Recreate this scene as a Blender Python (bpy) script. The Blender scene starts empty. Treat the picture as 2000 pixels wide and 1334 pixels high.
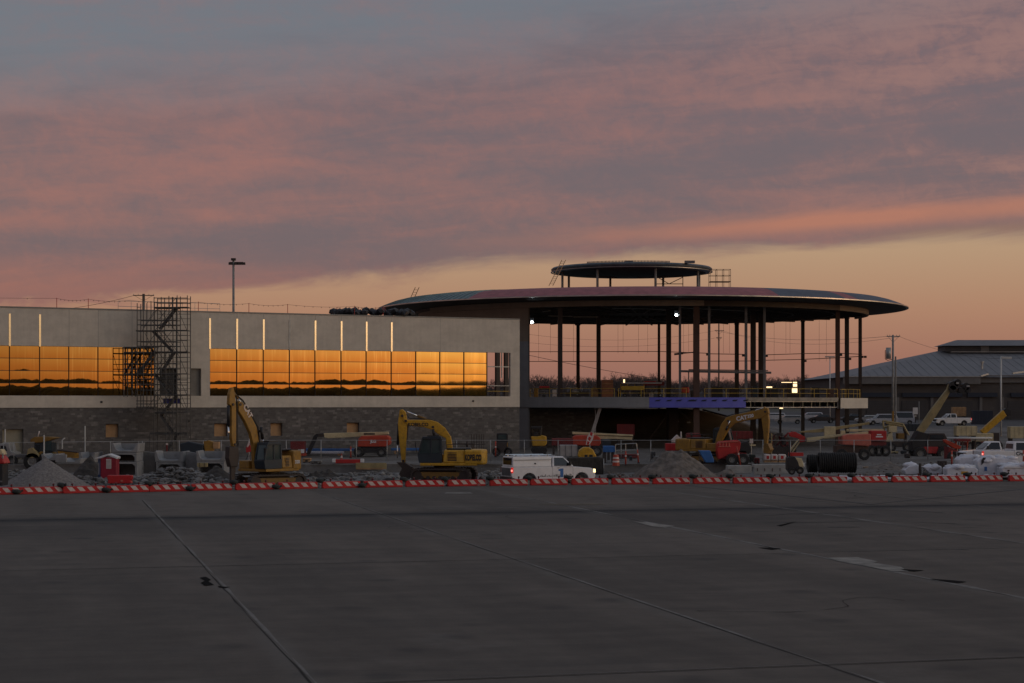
import bpy, bmesh, math, random
from mathutils import Vector, Matrix
R = math.radians
random.seed(7)
sc = bpy.context.scene
col = sc.collection
F = 3500.0; CH = 5.2; HZ = 785.0
# ------------------------------------------------------------------ camera
cd = bpy.data.cameras.new("camera"); cam = bpy.data.objects.new("camera", cd); col.objects.link(cam)
cam.location = (0, 0, CH); cam.rotation_euler = (R(90), 0, 0)
cd.sensor_width = 36; cd.lens = 36*F/2000; cd.shift_y = (HZ-667)/2000
cd.clip_start = 0.5; cd.clip_end = 9000
sc.camera = cam
sc.view_settings.view_transform = 'Standard'; sc.view_settings.look = 'None'
sc.view_settings.exposure = 0.0; sc.view_settings.gamma = 1
sc.render.resolution_x = 1024; sc.render.resolution_y = 683

def lin(r, g=None, b=None):
    if g is None: r, g, b = r
    f = lambda c: ((c/255+0.055)/1.055)**2.4 if c > 10.3 else c/255/12.92
    return (f(r), f(g), f(b), 1)

# ------------------------------------------------------------------ node helper
class S:
    def __init__(s, nt, sock): s.nt = nt; s.s = sock
    def _m(s, op, *a):
        n = s.nt.nodes.new('ShaderNodeMath'); n.operation = op
        for i, v in enumerate((s,)+a):
            if isinstance(v, S): s.nt.links.new(v.s, n.inputs[i])
            else: n.inputs[i].default_value = v
        return S(s.nt, n.outputs[0])
    def __add__(s, o): return s._m('ADD', o)
    def __radd__(s, o): return s._m('ADD', o)
    def __sub__(s, o): return s._m('SUBTRACT', o)
    def __rsub__(s, o): return (s*-1.0)+o
    def __mul__(s, o): return s._m('MULTIPLY', o)
    def __rmul__(s, o): return s._m('MULTIPLY', o)
    def __truediv__(s, o): return s._m('DIVIDE', o)
    def mx(s, o): return s._m('MAXIMUM', o)
    def mn(s, o): return s._m('MINIMUM', o)
    def pw(s, o): return s._m('POWER', o)
    def exp(s): return s._m('EXPONENT')
    def absv(s): return s._m('ABSOLUTE')
def sstep(x, a, b):
    n = x.nt.nodes.new('ShaderNodeMapRange'); n.interpolation_type = 'SMOOTHSTEP'
    x.nt.links.new(x.s, n.inputs['Value'])
    for k, v in (('From Min', a), ('From Max', b)):
        if isinstance(v, S): x.nt.links.new(v.s, n.inputs[k])
        else: n.inputs[k].default_value = v
    return S(x.nt, n.outputs['Result'])
def ramp(x, stops, mode='LINEAR'):
    n = x.nt.nodes.new('ShaderNodeValToRGB'); x.nt.links.new(x.s, n.inputs[0]); n.color_ramp.interpolation = mode
    e = n.color_ramp.elements
    while len(e) < len(stops): e.new(0.5)
    for i, (p, c) in enumerate(stops): e[i].position = p; e[i].color = c if len(c) == 4 else (*c, 1)
    return S(x.nt, n.outputs[0])
def mixc(nt, f, a, b, mode='MIX'):
    n = nt.nodes.new('ShaderNodeMix'); n.data_type = 'RGBA'; n.blend_type = mode
    for k, v in ((0, f), (6, a), (7, b)):
        if isinstance(v, S): nt.links.new(v.s, n.inputs[k])
        else: n.inputs[k].default_value = v
    return S(nt, n.outputs[2])
def comb(nt, x, y, z):
    n = nt.nodes.new('ShaderNodeCombineXYZ')
    for i, v in enumerate((x, y, z)):
        if isinstance(v, S): nt.links.new(v.s, n.inputs[i])
        else: n.inputs[i].default_value = v
    return S(nt, n.outputs[0])
def noise(nt, vec, scale, detail=4, rough=0.55, dist=0.0):
    n = nt.nodes.new('ShaderNodeTexNoise'); nt.links.new(vec.s, n.inputs['Vector'])
    n.inputs['Scale'].default_value = scale; n.inputs['Detail'].default_value = detail
    n.inputs['Roughness'].default_value = rough; n.inputs['Distortion'].default_value = dist
    return S(nt, n.outputs[0])

# ------------------------------------------------------------------ world: dusk sky, sunset glow behind the camera to the right
SUN_AZ = R(102)      # clockwise from +Y
w = bpy.data.worlds.new("World"); sc.world = w; w.use_nodes = True
nt = w.node_tree; nt.nodes.clear()
tc = nt.nodes.new('ShaderNodeTexCoord'); sep = nt.nodes.new('ShaderNodeSeparateXYZ'); nt.links.new(tc.outputs['Generated'], sep.inputs[0])
X, Y, Z = (S(nt, sep.outputs[i]) for i in range(3))
az = X._m('ARCTAN2', Y); hyp = (X*X+Y*Y).pw(0.5); v = Z/hyp.mx(0.02)
v = v.mx(0.0)
lowf = noise(nt, comb(nt, az*5.0+v*4.0, v*26.0-az*2.5, 0.3), 1.0, 5, 0.55, 0.4)
midf = noise(nt, comb(nt, az*11.0+v*14.0, v*62.0-az*6.0, 2.3), 1.0, 7, 0.62, 0.5)
fine = noise(nt, comb(nt, az*95.0+v*60.0, v*95.0-az*30.0, 5.3), 1.0, 4, 0.65, 0.8)
clear = ramp(v*4.0, [(0, lin(151,108,98)), (.10, lin(162,116,101)), (.2, lin(174,131,109)), (.33, lin(182,149,122)), (.42, lin(176,150,124)), (.6, lin(122,120,126)), (1, lin(98,110,120))])
u = az
v0 = 0.0775+u.mn(.3).mx(-.3)*0.042+u.mn(0.0).mx(-.3)*0.072
edge = sstep(v+(midf-0.5)*(0.016-u.mn(0.0).mx(-.3)*0.10)+(lowf-0.5)*0.012-v0, -0.004, 0.006)
vb = 0.196+u.mn(.4).mx(-.4)*0.11
top = 1.0*sstep(v+(lowf-0.5)*0.06+(midf-0.5)*0.05-vb, -0.03, 0.03)
dull = lin(109,95,105); pink = lin(152,105,103); pinkr = lin(150,115,112); blue = lin(109,118,130)
def gband(c, wd): d = (v-c)/wd; return (d*d*-1.0).exp()
macro = 0.0-gband(0.121+u*0.10, 0.017)*sstep(u, -0.06, 0.10)*0.15-gband(0.088+u*0.01, 0.010)*sstep(u*-1.0, -0.02, 0.12)*0.10+gband(0.130-u*0.03, 0.030)*sstep(u*-1.0, 0.0, 0.16)*0.10+gband(0.190, 0.030)*sstep(u, 0.0, 0.14)*0.03+gband(0.112+u*0.06, 0.006)*sstep(u*-1.0, -0.25, 0.0)*0.08
sv = midf*0.52+lowf*0.42+fine*0.21+macro-0.075
streak = sstep(sv, 0.34, 0.76)
cl = mixc(nt, streak, dull, pink)
cl = mixc(nt, sstep(u+v*1.2, 0.22, 0.5)*sstep(sv, .45, .62)*0.7, cl, pinkr)
band = (gband(v0+0.0125+u.mx(0.0)*0.012+(midf-.5)*.006, 0.0060)*sstep(u, -0.10, 0.20)*(1.0+(lowf-.5)*1.4)).mn(1.0)
cl = mixc(nt, band*0.78, cl, lin(186,120,100))
thin = gband(v0+0.0045, 0.0035)*sstep(u, 0.17, 0.24)
cl = mixc(nt, thin*0.8, cl, lin(140,108,100))
low2 = sstep(v*-1.0, -0.088, -0.055)*sstep(u*-1.0, -0.02, 0.2)
cl = mixc(nt, low2*0.55, cl, lin(160,106,97))
front = mixc(nt, edge, clear, cl)
front = mixc(nt, top*(0.9-streak*.4)*(1.0-sstep(u, .05, .3)*.6), front, blue)
# overhead and far side
zen = mixc(nt, sstep(noise(nt, comb(nt, X*3.0, Y*3.0, Z*6.0), 1.2, 5, .6, .3), .4, .65), lin(116,130,146), lin(140,130,136))
sky = mixc(nt, sstep(v, 0.26, 0.6), front, zen)
dev = (az-SUN_AZ)/R(34); fg = ((dev*dev*-1.0).exp()*2.78).mn(2.0)
glowc = ramp(v*2.5, [(0, (.80,.34,.12)), (.04, (.90,.43,.17)), (.075, (1.0,.60,.28)), (.13, (1.0,.74,.46)), (.25, (.90,.76,.56)), (.6, (.55,.55,.52)), (1, (.36,.40,.46))])
gl = mixc(nt, 1.0, glowc, comb(nt, fg, fg, fg), 'MULTIPLY')
sky = mixc(nt, sstep(fg, 0.06, 0.6)*sstep(v*-1.0, -1.2, -0.1), sky, gl)
ns = nt.nodes.new('ShaderNodeTexSky'); ns.sky_type = 'NISHITA'; ns.sun_disc = False
ns.sun_elevation = R(0.6); ns.sun_rotation = SUN_AZ; ns.altitude = 300; ns.dust_density = 2
bg1 = nt.nodes.new('ShaderNodeBackground'); nt.links.new(sky.s, bg1.inputs[0]); bg1.inputs[1].default_value = 0.90
bg2 = nt.nodes.new('ShaderNodeBackground'); nt.links.new(ns.outputs[0], bg2.inputs[0]); bg2.inputs[1].default_value = 0.05
add = nt.nodes.new('ShaderNodeAddShader'); nt.links.new(bg1.outputs[0], add.inputs[0]); nt.links.new(bg2.outputs[0], add.inputs[1])
out = nt.nodes.new('ShaderNodeOutputWorld'); nt.links.new(add.outputs[0], out.inputs[0])
# weak afterglow
sl = bpy.data.lights.new("sun", 'SUN'); sl.energy = 0.12; sl.angle = R(12); sl.color = (1, .55, .28)
so = bpy.data.objects.new("sun", sl); col.objects.link(so)
so.rotation_euler = Vector((-math.sin(SUN_AZ), -math.cos(SUN_AZ), -math.tan(R(2.5)))).to_track_quat('-Z', 'Y').to_euler()

# ------------------------------------------------------------------ materials
MT = {}
def mat(name, c, rough=.6, metal=0.0, var=.15, vs=1.5, bump=0.0, bs=20, spec=.5, emit=None, es=0, dirt=0.0, coat=0):
    if name in MT: return MT[name]
    m = bpy.data.materials.new(name); m.use_nodes = True; t = m.node_tree; b = t.nodes['Principled BSDF']
    c = c if len(c) == 4 else (*c, 1)
    b.inputs['Roughness'].default_value = rough; b.inputs['Metallic'].default_value = metal
    b.inputs['Specular IOR Level'].default_value = spec; b.inputs['Coat Weight'].default_value = coat
    b.inputs['Base Color'].default_value = c
    if var > 0 or bump > 0 or dirt > 0:
        ge = t.nodes.new('ShaderNodeNewGeometry'); p = S(t, ge.outputs['Position'])
        if var > 0 or dirt > 0:
            n1 = noise(t, p, vs, 5, .6); k = sstep(n1, .3, .7)
            lo = tuple(x*(1-var) for x in c[:3])+(1,); hi = tuple(min(1, x*(1+var)) for x in c[:3])+(1,)
            cc = mixc(t, k, lo, hi)
            if dirt > 0:
                n2 = noise(t, p, vs*2.7, 6, .7)
                cc = mixc(t, sstep(n2, .48, .75)*dirt, cc, (.075,.062,.05,1))
            t.links.new(cc.s, b.inputs['Base Color'])
            rr = rough+(n1-.5)*.25
            if metal < .5: t.links.new(rr.s, b.inputs['Roughness'])
        if bump > 0:
            bn = t.nodes.new('ShaderNodeBump'); bn.inputs['Strength'].default_value = bump; bn.inputs['Distance'].default_value = .05
            n3 = noise(t, p, bs, 5, .6); t.links.new(n3.s, bn.inputs['Height']); t.links.new(bn.outputs[0], b.inputs['Normal'])
    if emit:
        b.inputs['Emission Color'].default_value = (*emit, 1); b.inputs['Emission Strength'].default_value = es
    MT[name] = m; return m
mat('yellow', (.30,.155,.016), .55, dirt=.7, vs=2.6)
mat('yellow_dark', (.20,.105,.015), .55, dirt=.5)
mat('kyellow', (.52,.285,.016), .42, dirt=.6, vs=2.6)
mat('orange', (.42,.045,.018), .45, dirt=.25)
mat('red', (.42,.02,.02), .45, dirt=.2)
mat('darkred', (.16,.012,.012), .6, dirt=.3)
mat('faded_red', (.50,.13,.09), .6, dirt=.3)
mat('barricade_red', (.46,.012,.014), .42, var=.1, dirt=.25, vs=2)
mat('stripe_white', (.60,.52,.48), .5, var=.08, dirt=.3, vs=3)
mat('cream', (.50,.42,.25), .5, dirt=.25)
mat('olive', (.30,.235,.11), .55, dirt=.35)
mat('black', (.014,.014,.016), .5, var=.3)
mat('rubber', (.018,.017,.017), .85, var=.3, bump=.3)
mat('steel_dark', (.045,.034,.030), .6, .2, dirt=.3)
mat('steel_grey', (.16,.165,.17), .5, .4, var=.2)
mat('steel_rust', (.085,.045,.032), .75, dirt=.3)
mat('scaffold_steel', (.085,.083,.08), .6, .3, var=.3)
mat('galv', (.36,.36,.35), .45, .5, var=.15)
mat('white', (.66,.66,.66), .4, var=.05, dirt=.08)
mat('shaded_white', (.36,.37,.40), .45, var=.1)  # car white dulled, the far lot's shade put into the colour
mat('truck_white', (.74,.74,.75), .28, var=.03, dirt=.06, coat=.4)
mat('glass_dark', (.012,.015,.02), .08, spec=.7, var=0)
mat('glass_teal', (.02,.045,.05), .12, spec=.7, var=.2)
mat('chrome', (.8,.8,.8), .12, 1, var=0)
mat('rim', (.20,.20,.19), .45, .3, dirt=.3)
mat('concrete', (.20,.195,.185), .85, bump=.3, bs=6, dirt=.2)
mat('precast', (.24,.24,.24), .8, var=.15, dirt=.35, vs=.9)
mat('concrete_light', (.33,.32,.30), .8, bump=.2, dirt=.2)
mat('gravel', (.19,.175,.165), .95, var=.3, vs=7, bump=1, bs=14)
mat('gravel_brown', (.155,.13,.11), .95, var=.35, vs=2.2, bump=1, bs=9, dirt=.4)
mat('rubble', (.18,.175,.168), .9, var=.5, vs=1.3, bump=.8, bs=5, dirt=.4)
mat('dark_dirt', (.05,.043,.037), .95, var=.4, bump=1, bs=6)
mat('plywood', (.42,.25,.12), .7, var=.15, dirt=.15)
mat('plywood_red', (.24,.095,.045), .75, var=.2)
mat('blue_wrap', (.10,.11,.50), .55, var=.1, vs=.6)
mat('blue', (.03,.13,.36), .5, var=.15)
mat('blue_dark', (.016,.026,.036), .55)
mat('navy', (.010,.018,.036), .6)
mat('plastic_wrap', (.62,.63,.68), .3, var=.12, vs=1.2, bump=.8, bs=3, spec=.6)
mat('red_booth', (.28,.012,.030), .4, var=.1)
mat('booth_blue', (.02,.055,.16), .4, var=.1)
mat('hivis', (.75,.09,.02), .6, var=.1)
mat('skin', (.35,.2,.14), .6, var=0)
mat('jean', (.03,.04,.07), .8)
mat('wood_pole', (.085,.065,.05), .85, var=.3)
mat('pole_grey', (.22,.22,.21), .6, var=.2)
mat('pole_white', (.50,.50,.48), .5, var=.05)
mat('yellow_rail', (.46,.30,.03), .5, var=.15)
mat('wood', (.33,.20,.10), .8, var=.25)
mat('lamp_on', (1,1,1), .4, var=0, emit=(.85,.97,1), es=20)
mat('head_on', (1,1,1), .4, var=0, emit=(1,.72,.32), es=2.5)
mat('tail_on', (.6,.01,.01), .4, var=0, emit=(1,.03,.02), es=.35)
mat('tail_hot', (.6,.1,.1), .4, var=0, emit=(1,.30,.25), es=1.4)
mat('warm_on', (1,1,1), .4, var=0, emit=(1,.70,.36), es=2.0)
mat('sandbag', (.030,.036,.034), .9, var=.3, bump=.5)
mat('led_red', (.10,.008,.012), .4, var=0)

# ------------------------------------------------------------------ mesh builder
class MB:
    def __init__(s): s.b = bmesh.new()
    def hexa(s, p):   # 8 points: bottom 4 (ccw), top 4
        v = [s.b.verts.new(q) for q in p]
        for f in ((0,3,2,1),(4,5,6,7),(0,1,5,4),(1,2,6,5),(2,3,7,6),(3,0,4,7)): s.b.faces.new([v[i] for i in f])
        return s
    def box(s, x0, x1, y0, y1, z0, z1):
        return s.hexa([(x0,y0,z0),(x1,y0,z0),(x1,y1,z0),(x0,y1,z0),(x0,y0,z1),(x1,y0,z1),(x1,y1,z1),(x0,y1,z1)])
    def prism(s, pts, y0, y1):      # pts (x,z), extruded along y
        a = [s.b.verts.new((x, y0, z)) for x, z in pts]; c = [s.b.verts.new((x, y1, z)) for x, z in pts]
        s.b.faces.new(a); s.b.faces.new(c[::-1]); n = len(pts)
        for i in range(n): s.b.faces.new((a[i], c[i], c[(i+1) % n], a[(i+1) % n]))
        return s
    def slab(s, pts, z0, z1):       # pts (x,y), extruded along z
        a = [s.b.verts.new((x, y, z0)) for x, y in pts]; c = [s.b.verts.new((x, y, z1)) for x, y in pts]
        s.b.faces.new(a[::-1]); s.b.faces.new(c); n = len(pts)
        for i in range(n): s.b.faces.new((a[i], a[(i+1) % n], c[(i+1) % n], c[i]))
        return s
    def tube(s, p, q, r, n=8, r2=None):
        p = Vector(p); q = Vector(q); d = q-p
        if d.length < 1e-6: return s
        d.normalize(); u = d.cross(Vector((0,0,1)) if abs(d.z) < .95 else Vector((1,0,0))).normalized(); w_ = d.cross(u)
        r2 = r if r2 is None else r2
        A = [s.b.verts.new(p+(u*math.cos(2*math.pi*i/n)+w_*math.sin(2*math.pi*i/n))*r) for i in range(n)]
        B = [s.b.verts.new(q+(u*math.cos(2*math.pi*i/n)+w_*math.sin(2*math.pi*i/n))*r2) for i in range(n)]
        s.b.faces.new(A); s.b.faces.new(B[::-1])
        for i in range(n): s.b.faces.new((A[i], B[i], B[(i+1) % n], A[(i+1) % n]))
        return s
    def path(s, pts, r, n=6):
        for a, b in zip(pts[:-1], pts[1:]): s.tube(a, b, r, n)
        return s
    def bar(s, p, q, w_, h):        # rectangular beam, w horizontal width, h height
        p = Vector(p); q = Vector(q); d = (q-p).normalized()
        u = d.cross(Vector((0,0,1))); u = u.normalized() if u.length > .05 else Vector((1,0,0)); v_ = u.cross(d).normalized()
        u = u*w_/2; v_ = v_*h/2
        return s.hexa([p-u-v_, p+u-v_, q+u-v_, q-u-v_, p-u+v_, p+u+v_, q+u+v_, q-u+v_])
    def lathe(s, prof, n=32, c=(0,0,0), axis='z', a0=0.0, a1=2*math.pi):
        full = abs(a1-a0-2*math.pi) < 1e-4; m = n if full else n+1; rings = []
        for i in range(m):
            a = a0+(a1-a0)*i/n; ca, sa = math.cos(a), math.sin(a); rg = []
            for r, z in prof:
                if axis == 'z': p = (c[0]+r*ca, c[1]+r*sa, c[2]+z)
                elif axis == 'y': p = (c[0]+r*ca, c[1]+z, c[2]+r*sa)
                else: p = (c[0]+z, c[1]+r*ca, c[2]+r*sa)
                rg.append(s.b.verts.new(p))
            rings.append(rg)
        k = len(prof)
        for i in range(n):
            A = rings[i]; B = rings[(i+1) % m]
            for j in range(k-1):
                try: s.b.faces.new((A[j], B[j], B[j+1], A[j+1]))
                except ValueError: pass
        return s
    def blob(s, c, rx, ry, rz, jit=.25, sub=1, seed=None):
        rnd = random.Random(seed) if seed is not None else random
        r = bmesh.ops.create_icosphere(s.b, subdivisions=sub, radius=1)
        a = rnd.uniform(0, 6.3); ca, sa = math.cos(a), math.sin(a)
        for v_ in r['verts']:
            k = 1+rnd.uniform(-jit, jit); x, y, z = v_.co*k
            x, y = x*ca-y*sa, x*sa+y*ca
            v_.co = (c[0]+x*rx, c[1]+y*ry, c[2]+z*rz)
        return s
    def build(s, name, m, parent=None, smooth=False, bevel=0, segs=2, loc=None):
        bmesh.ops.remove_doubles(s.b, verts=s.b.verts, dist=1e-5)
        bmesh.ops.recalc_face_normals(s.b, faces=s.b.faces)
        me = bpy.data.meshes.new(name); s.b.to_mesh(me); s.b.free()
        if m: me.materials.append(MT[m] if isinstance(m, str) else m)
        if smooth: me.polygons.foreach_set('use_smooth', [True]*len(me.polygons))
        o = bpy.data.objects.new(name, me); col.objects.link(o)
        if parent: o.parent = parent
        if loc: o.location = loc
        if bevel:
            bv = o.modifiers.new('bevel', 'BEVEL'); bv.width = bevel; bv.segments = segs; bv.limit_method = 'ANGLE'; bv.angle_limit = R(35)
            bv.harden_normals = False
        return o
def tag(o, label=None, cat=None, group=None, kind=None):
    if label: o['label'] = label
    if cat: o['category'] = cat
    if group: o['group'] = group
    if kind: o['kind'] = kind
    return o
def empty(name, loc, rz=0, label=None, cat=None, group=None):
    o = bpy.data.objects.new(name, None); col.objects.link(o); o.location = loc; o.rotation_euler = (0, 0, rz)
    o.empty_display_size = .3
    return tag(o, label, cat, group)
def copy_tree(o, parent=None):
    c = o.copy(); col.objects.link(c)
    if parent: c.parent = parent
    for ch in list(o.children): copy_tree(ch, c)
    return c
def text(s, size, parent, loc, rot, m, name='lettering', bold=0.0, sx=1.0, center=True):
    cu = bpy.data.curves.new('t', 'FONT'); cu.body = s; cu.size = size; cu.extrude = .006; cu.offset = bold
    if center: cu.align_x = 'CENTER'
    o = bpy.data.objects.new('t', cu); col.objects.link(o)
    dg = bpy.context.evaluated_depsgraph_get(); me = bpy.data.meshes.new_from_object(o.evaluated_get(dg))
    bpy.data.objects.remove(o)
    me.transform(Matrix.Diagonal((sx, 1, 1, 1)))
    me.materials.clear(); me.materials.append(MT[m])
    t_ = bpy.data.objects.new(name, me); col.objects.link(t_); t_.parent = parent; t_.location = loc; t_.rotation_euler = rot
    return t_
def W(px, py, Yd): return Vector(((px-1000)/F*Yd, Yd, CH-(py-HZ)/F*Yd))
# thing whose parts are laid out at true size from its elevation, at its own depth
class T:
    def __init__(s, name, label, cat, px, Yd, z, group=None):
        s.Y = Yd; s.x0 = (px-1000)/F*Yd; s.z0 = z; s.k = Yd/F
        s.o = empty(name, (s.x0, Yd, z), 0, label, cat, group)
    def p(s, px, py, d=0.0): return Vector(((px-1000)*s.k-s.x0, d, CH-(py-HZ)*s.k-s.z0))
    def q(s, px, py): a = s.p(px, py); return (a.x, a.z)
    def prism(s, name, pts, d0, d1, m, bevel=.02, parent=None, **k):
        return MB().prism([s.q(*a) for a in pts], d0, d1).build(name, m, parent or s.o, bevel=bevel, **k)
    def box(s, name, a, b, c, d, d0, d1, m, bevel=.02, parent=None, **k):
        (x0, z1), (x1, z0) = s.q(a, b), s.q(c, d)
        return MB().box(x0, x1, d0, d1, z0, z1).build(name, m, parent or s.o, bevel=bevel, **k)
    def tube(s, name, pts, r, m, parent=None, n=8):
        return MB().path([s.p(*a) for a in pts], r, n).build(name, m, parent or s.o, smooth=True)
    def multi(s, name, segs, r, m, parent=None, n=5):
        b = MB()
        for a, c in segs: b.tube(s.p(*a), s.p(*c), r, n)
        return b.build(name, m, parent or s.o)
    def wheel(s, px, py, r, d0, w_, parent=None, rim='rim'):
        c = s.p(px, py)
        t_ = MB().lathe([(r*.49, 0), (r*.9, 0), (r, w_*.2), (r, w_*.8), (r*.9, w_), (r*.49, w_)], 24, (0, 0, 0), 'y')
        h = t_.build('wheel', 'rubber', parent or s.o, loc=(c.x, d0, c.z))
        MB().lathe([(0, .06), (r*.2, .04), (r*.25, .09), (r*.42, .08), (r*.50, .02), (r*.50, w_)], 20, (0, 0, 0), 'y').build('rim', rim, h, smooth=False)
        return h
# ================================================================== GROUND
BL = [(-160,70),(-60,88),(-28.7,100.6),(-8.1,109.3),(5.8,113),(16.4,114.5),(33.7,117.8),(70,124.5),(400,180)]
def bar_y(x):
    for (a, ya), (b, yb) in zip(BL[:-1], BL[1:]):
        if x <= b: return ya+(yb-ya)*(x-a)/(b-a)
    return BL[-1][1]
def sm(x, a, b):
    t = max(0, min(1, (x-a)/(b-a))); return t*t*(3-2*t)
def hn(x, y, s=1.0):
    from mathutils import noise as nz
    return nz.noise(Vector((x*s, y*s, .7)))
EX_PADS = [(-4.2, 120, .28, 5.5)]
def gz(x, y):
    px = 1000+F*x/max(y, 1)
    if y <= 200: z = 0
    elif y < 290: z = 1.4*sm(y, 200, 290)
    elif y < 450: z = 1.4+2.1*(y-290)/160
    else: z = 3.5
    yb = bar_y(x)+1.8
    if y > yb and y < 149.02:
        wgt = 1-sm(px, 1430, 1560)
        d = .35*sm(y, yb, yb+1.6)+.35*sm(y, 124, 139)
        z -= d*wgt
    for (bx, by, bh, br) in EX_PADS:
        z += bh*math.exp(-((x-bx)**2+(y-by)**2)/(br*br))*(1 if y > yb else 0)
    z += .4*sm(y, 122, 129)*sm(px, 1780, 1880)*(1-sm(y, 150, 175))
    if y > 206:
        m_ = sm(y, 206, 236)*(1-sm(y, 256, 290))*(1-sm(px, 1330, 1560))
        z = z*(1-m_)+(4.25+.15*hn(x, y, .3))*m_
    if y > yb+.2: z += (.10*hn(x, y, .35)+.05*hn(x, y, 1.3))*(1-.6*sm(y, 149, 155))
    return z
# apron
mA = bpy.data.materials.new('apron_concrete'); mA.use_nodes = True
t = mA.node_tree; b = t.nodes['Principled BSDF']
ge = t.nodes.new('ShaderNodeNewGeometry'); P = S(t, ge.outputs['Position'])
sx = t.nodes.new('ShaderNodeSeparateXYZ'); t.links.new(P.s, sx.inputs[0]); px_, py_ = S(t, sx.outputs[0]), S(t, sx.outputs[1])
cp, sp = .9685, .249
pp = px_*cp+py_*sp; qq = py_*cp-px_*sp
n1 = noise(t, comb(t, pp*.35, qq*.06, 0.0), 1.0, 5, .6); n2 = noise(t, P, .9, 6, .65); n3 = noise(t, P, 14, 4, .7)
n4 = noise(t, comb(t, pp*.05, qq*.9, 3.0), 1.0, 4, .6)
# every 10 m slab lane slightly different
cell = t.nodes.new('ShaderNodeTexWhiteNoise'); cell.noise_dimensions = '2D'
fl = comb(t, ((pp+5.4)/10.05)._m('FLOOR'), ((qq-81.9)/24.6)._m('FLOOR'), 0.0); t.links.new(fl.s, cell.inputs[0])
k = n1*.40+n2*.24+n4*.22+S(t, cell.outputs[0])*.09+.065
cc = mixc(t, sstep(k, .38, .72), (.074,.063,.053,1), (.146,.122,.101,1))
cc = mixc(t, sstep(n3, .55, .8)*.45, cc, (.045,.043,.041,1))
nb = noise(t, P, .22, 6, .7); cc = mixc(t, sstep(nb, .52, .72)*.45, cc, (.062,.057,.052,1)); cc = mixc(t, sstep(nb*-1.0, -.42, -.28)*.4, cc, (.15,.135,.12,1))
sk = noise(t, comb(t, px_*.045+py_*.02, py_*1.1, 9.0), 1.0, 6, .75); cc = mixc(t, sstep(sk, .56, .72)*.45, cc, (.048,.045,.043,1)); cc = mixc(t, sstep(sk*-1.0, -.40, -.28)*.30, cc, (.15,.14,.125,1))
vo = t.nodes.new('ShaderNodeTexVoronoi'); vo.inputs['Scale'].default_value = .33; t.links.new(P.s, vo.inputs['Vector']); cc = mixc(t, sstep(S(t, vo.outputs['Distance'])*-1.0+n2*.5, .02, .22)*.55, cc, (.035,.033,.032,1))
# dark drain strip with rubber stains
st = ((qq-81.6)+(n2-.5)*.9)/1.6; stain = (st*st*-1.0).exp()
st2 = ((qq-76.0)+(n1-.5)*4.0)/4.5; stain2 = (st2*st2*-1.0).exp()*.35
cc = mixc(t, (stain*.85+stain2).mn(.92), cc, (.022,.023,.025,1))
nj = noise(t, comb(t, pp*.6, qq*.12, 8.0), 1.0, 4, .6)
jj = (pp+5.4)/10.05; fr = jj-jj._m('FLOOR'); dj = (fr.mn(fr*-1.0+1.0))*10.05
cc = mixc(t, sstep(dj*-1.0, -.55, -.05)*sstep(nj, .35, .65)*.40, cc, (.15,.14,.125,1))
t.links.new(cc.s, b.inputs['Base Color']); b.inputs['Roughness'].default_value = .82; b.inputs['Specular IOR Level'].default_value = .25
bn = t.nodes.new('ShaderNodeBump'); bn.inputs['Strength'].default_value = .35; bn.inputs['Distance'].default_value = .02
t.links.new(n3.s, bn.inputs['Height']); t.links.new(bn.outputs[0], b.inputs['Normal'])
MT['apron'] = mA
m_ = MB(); xs = [-3000]+[-160+i*4 for i in range(141)]+[3000]
rows = [[m_.b.verts.new((x, yy if yy is not None else bar_y(max(-160, min(400, x)))+1.8, 0)) for x in xs] for yy in (-3000, 0, 60, None)]
for r0, r1 in zip(rows[:-1], rows[1:]):
    for i in range(len(xs)-1): m_.b.faces.new((r0[i], r0[i+1], r1[i+1], r1[i]))
tag(m_.build('apron', 'apron'), kind='structure')
# ground beyond
mG = bpy.data.materials.new('site_ground'); mG.use_nodes = True
t = mG.node_tree; b = t.nodes['Principled BSDF']
ge = t.nodes.new('ShaderNodeNewGeometry'); P = S(t, ge.outputs['Position'])
sx = t.nodes.new('ShaderNodeSeparateXYZ'); t.links.new(P.s, sx.inputs[0]); gx, gy, gzz = (S(t, sx.outputs[i]) for i in range(3))
n1 = noise(t, P, .12, 5, .6); n2 = noise(t, P, 1.1, 6, .7); n3 = noise(t, P, 9, 4, .7)
cc = mixc(t, sstep(n1*.6+n2*.4, .38, .62), (.080,.068,.057,1), (.165,.155,.145,1))
cc = mixc(t, sstep(n2, .5, .75)*.5, cc, (.22,.21,.20,1))
cc = mixc(t, sstep(gzz*-1.0, .05, .4)*.4, cc, (.20,.20,.20,1))
cc = mixc(t, sstep(gzz, 1.5, 3.5)*sstep(gy*-1.0, -292.0, -262.0), cc, (.30,.235,.175,1))
cc = mixc(t, sstep(gy, 262.0, 285.0), cc, (.065,.064,.066,1))
cc = mixc(t, sstep(gy, 380.0, 460.0), cc, (.06,.055,.03,1))
t.links.new(cc.s, b.inputs['Base Color']); b.inputs['Roughness'].default_value = .9
bn = t.nodes.new('ShaderNodeBump'); bn.inputs['Strength'].default_value = .8; bn.inputs['Distance'].default_value = .08
t.links.new((n2*.5+n3*.5).s, bn.inputs['Height']); t.links.new(bn.outputs[0], b.inputs['Normal'])
MT['site'] = mG
m_ = MB(); us = [-1.4, -1.0, -.8, -.6, -.5, -.42]+[-.36+i*.0033 for i in range(230)]+[.42, .5, .6, .8, 1.2]
rl = [('t', i/46) for i in range(47)]+[('y', v_) for v_ in [149.03]+[150+i*1.6 for i in range(25)]+[190+i*3 for i in range(38)]+[310, 330, 360, 400, 450, 600, 900, 1600, 3000, 6000]]
prev = None
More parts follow.
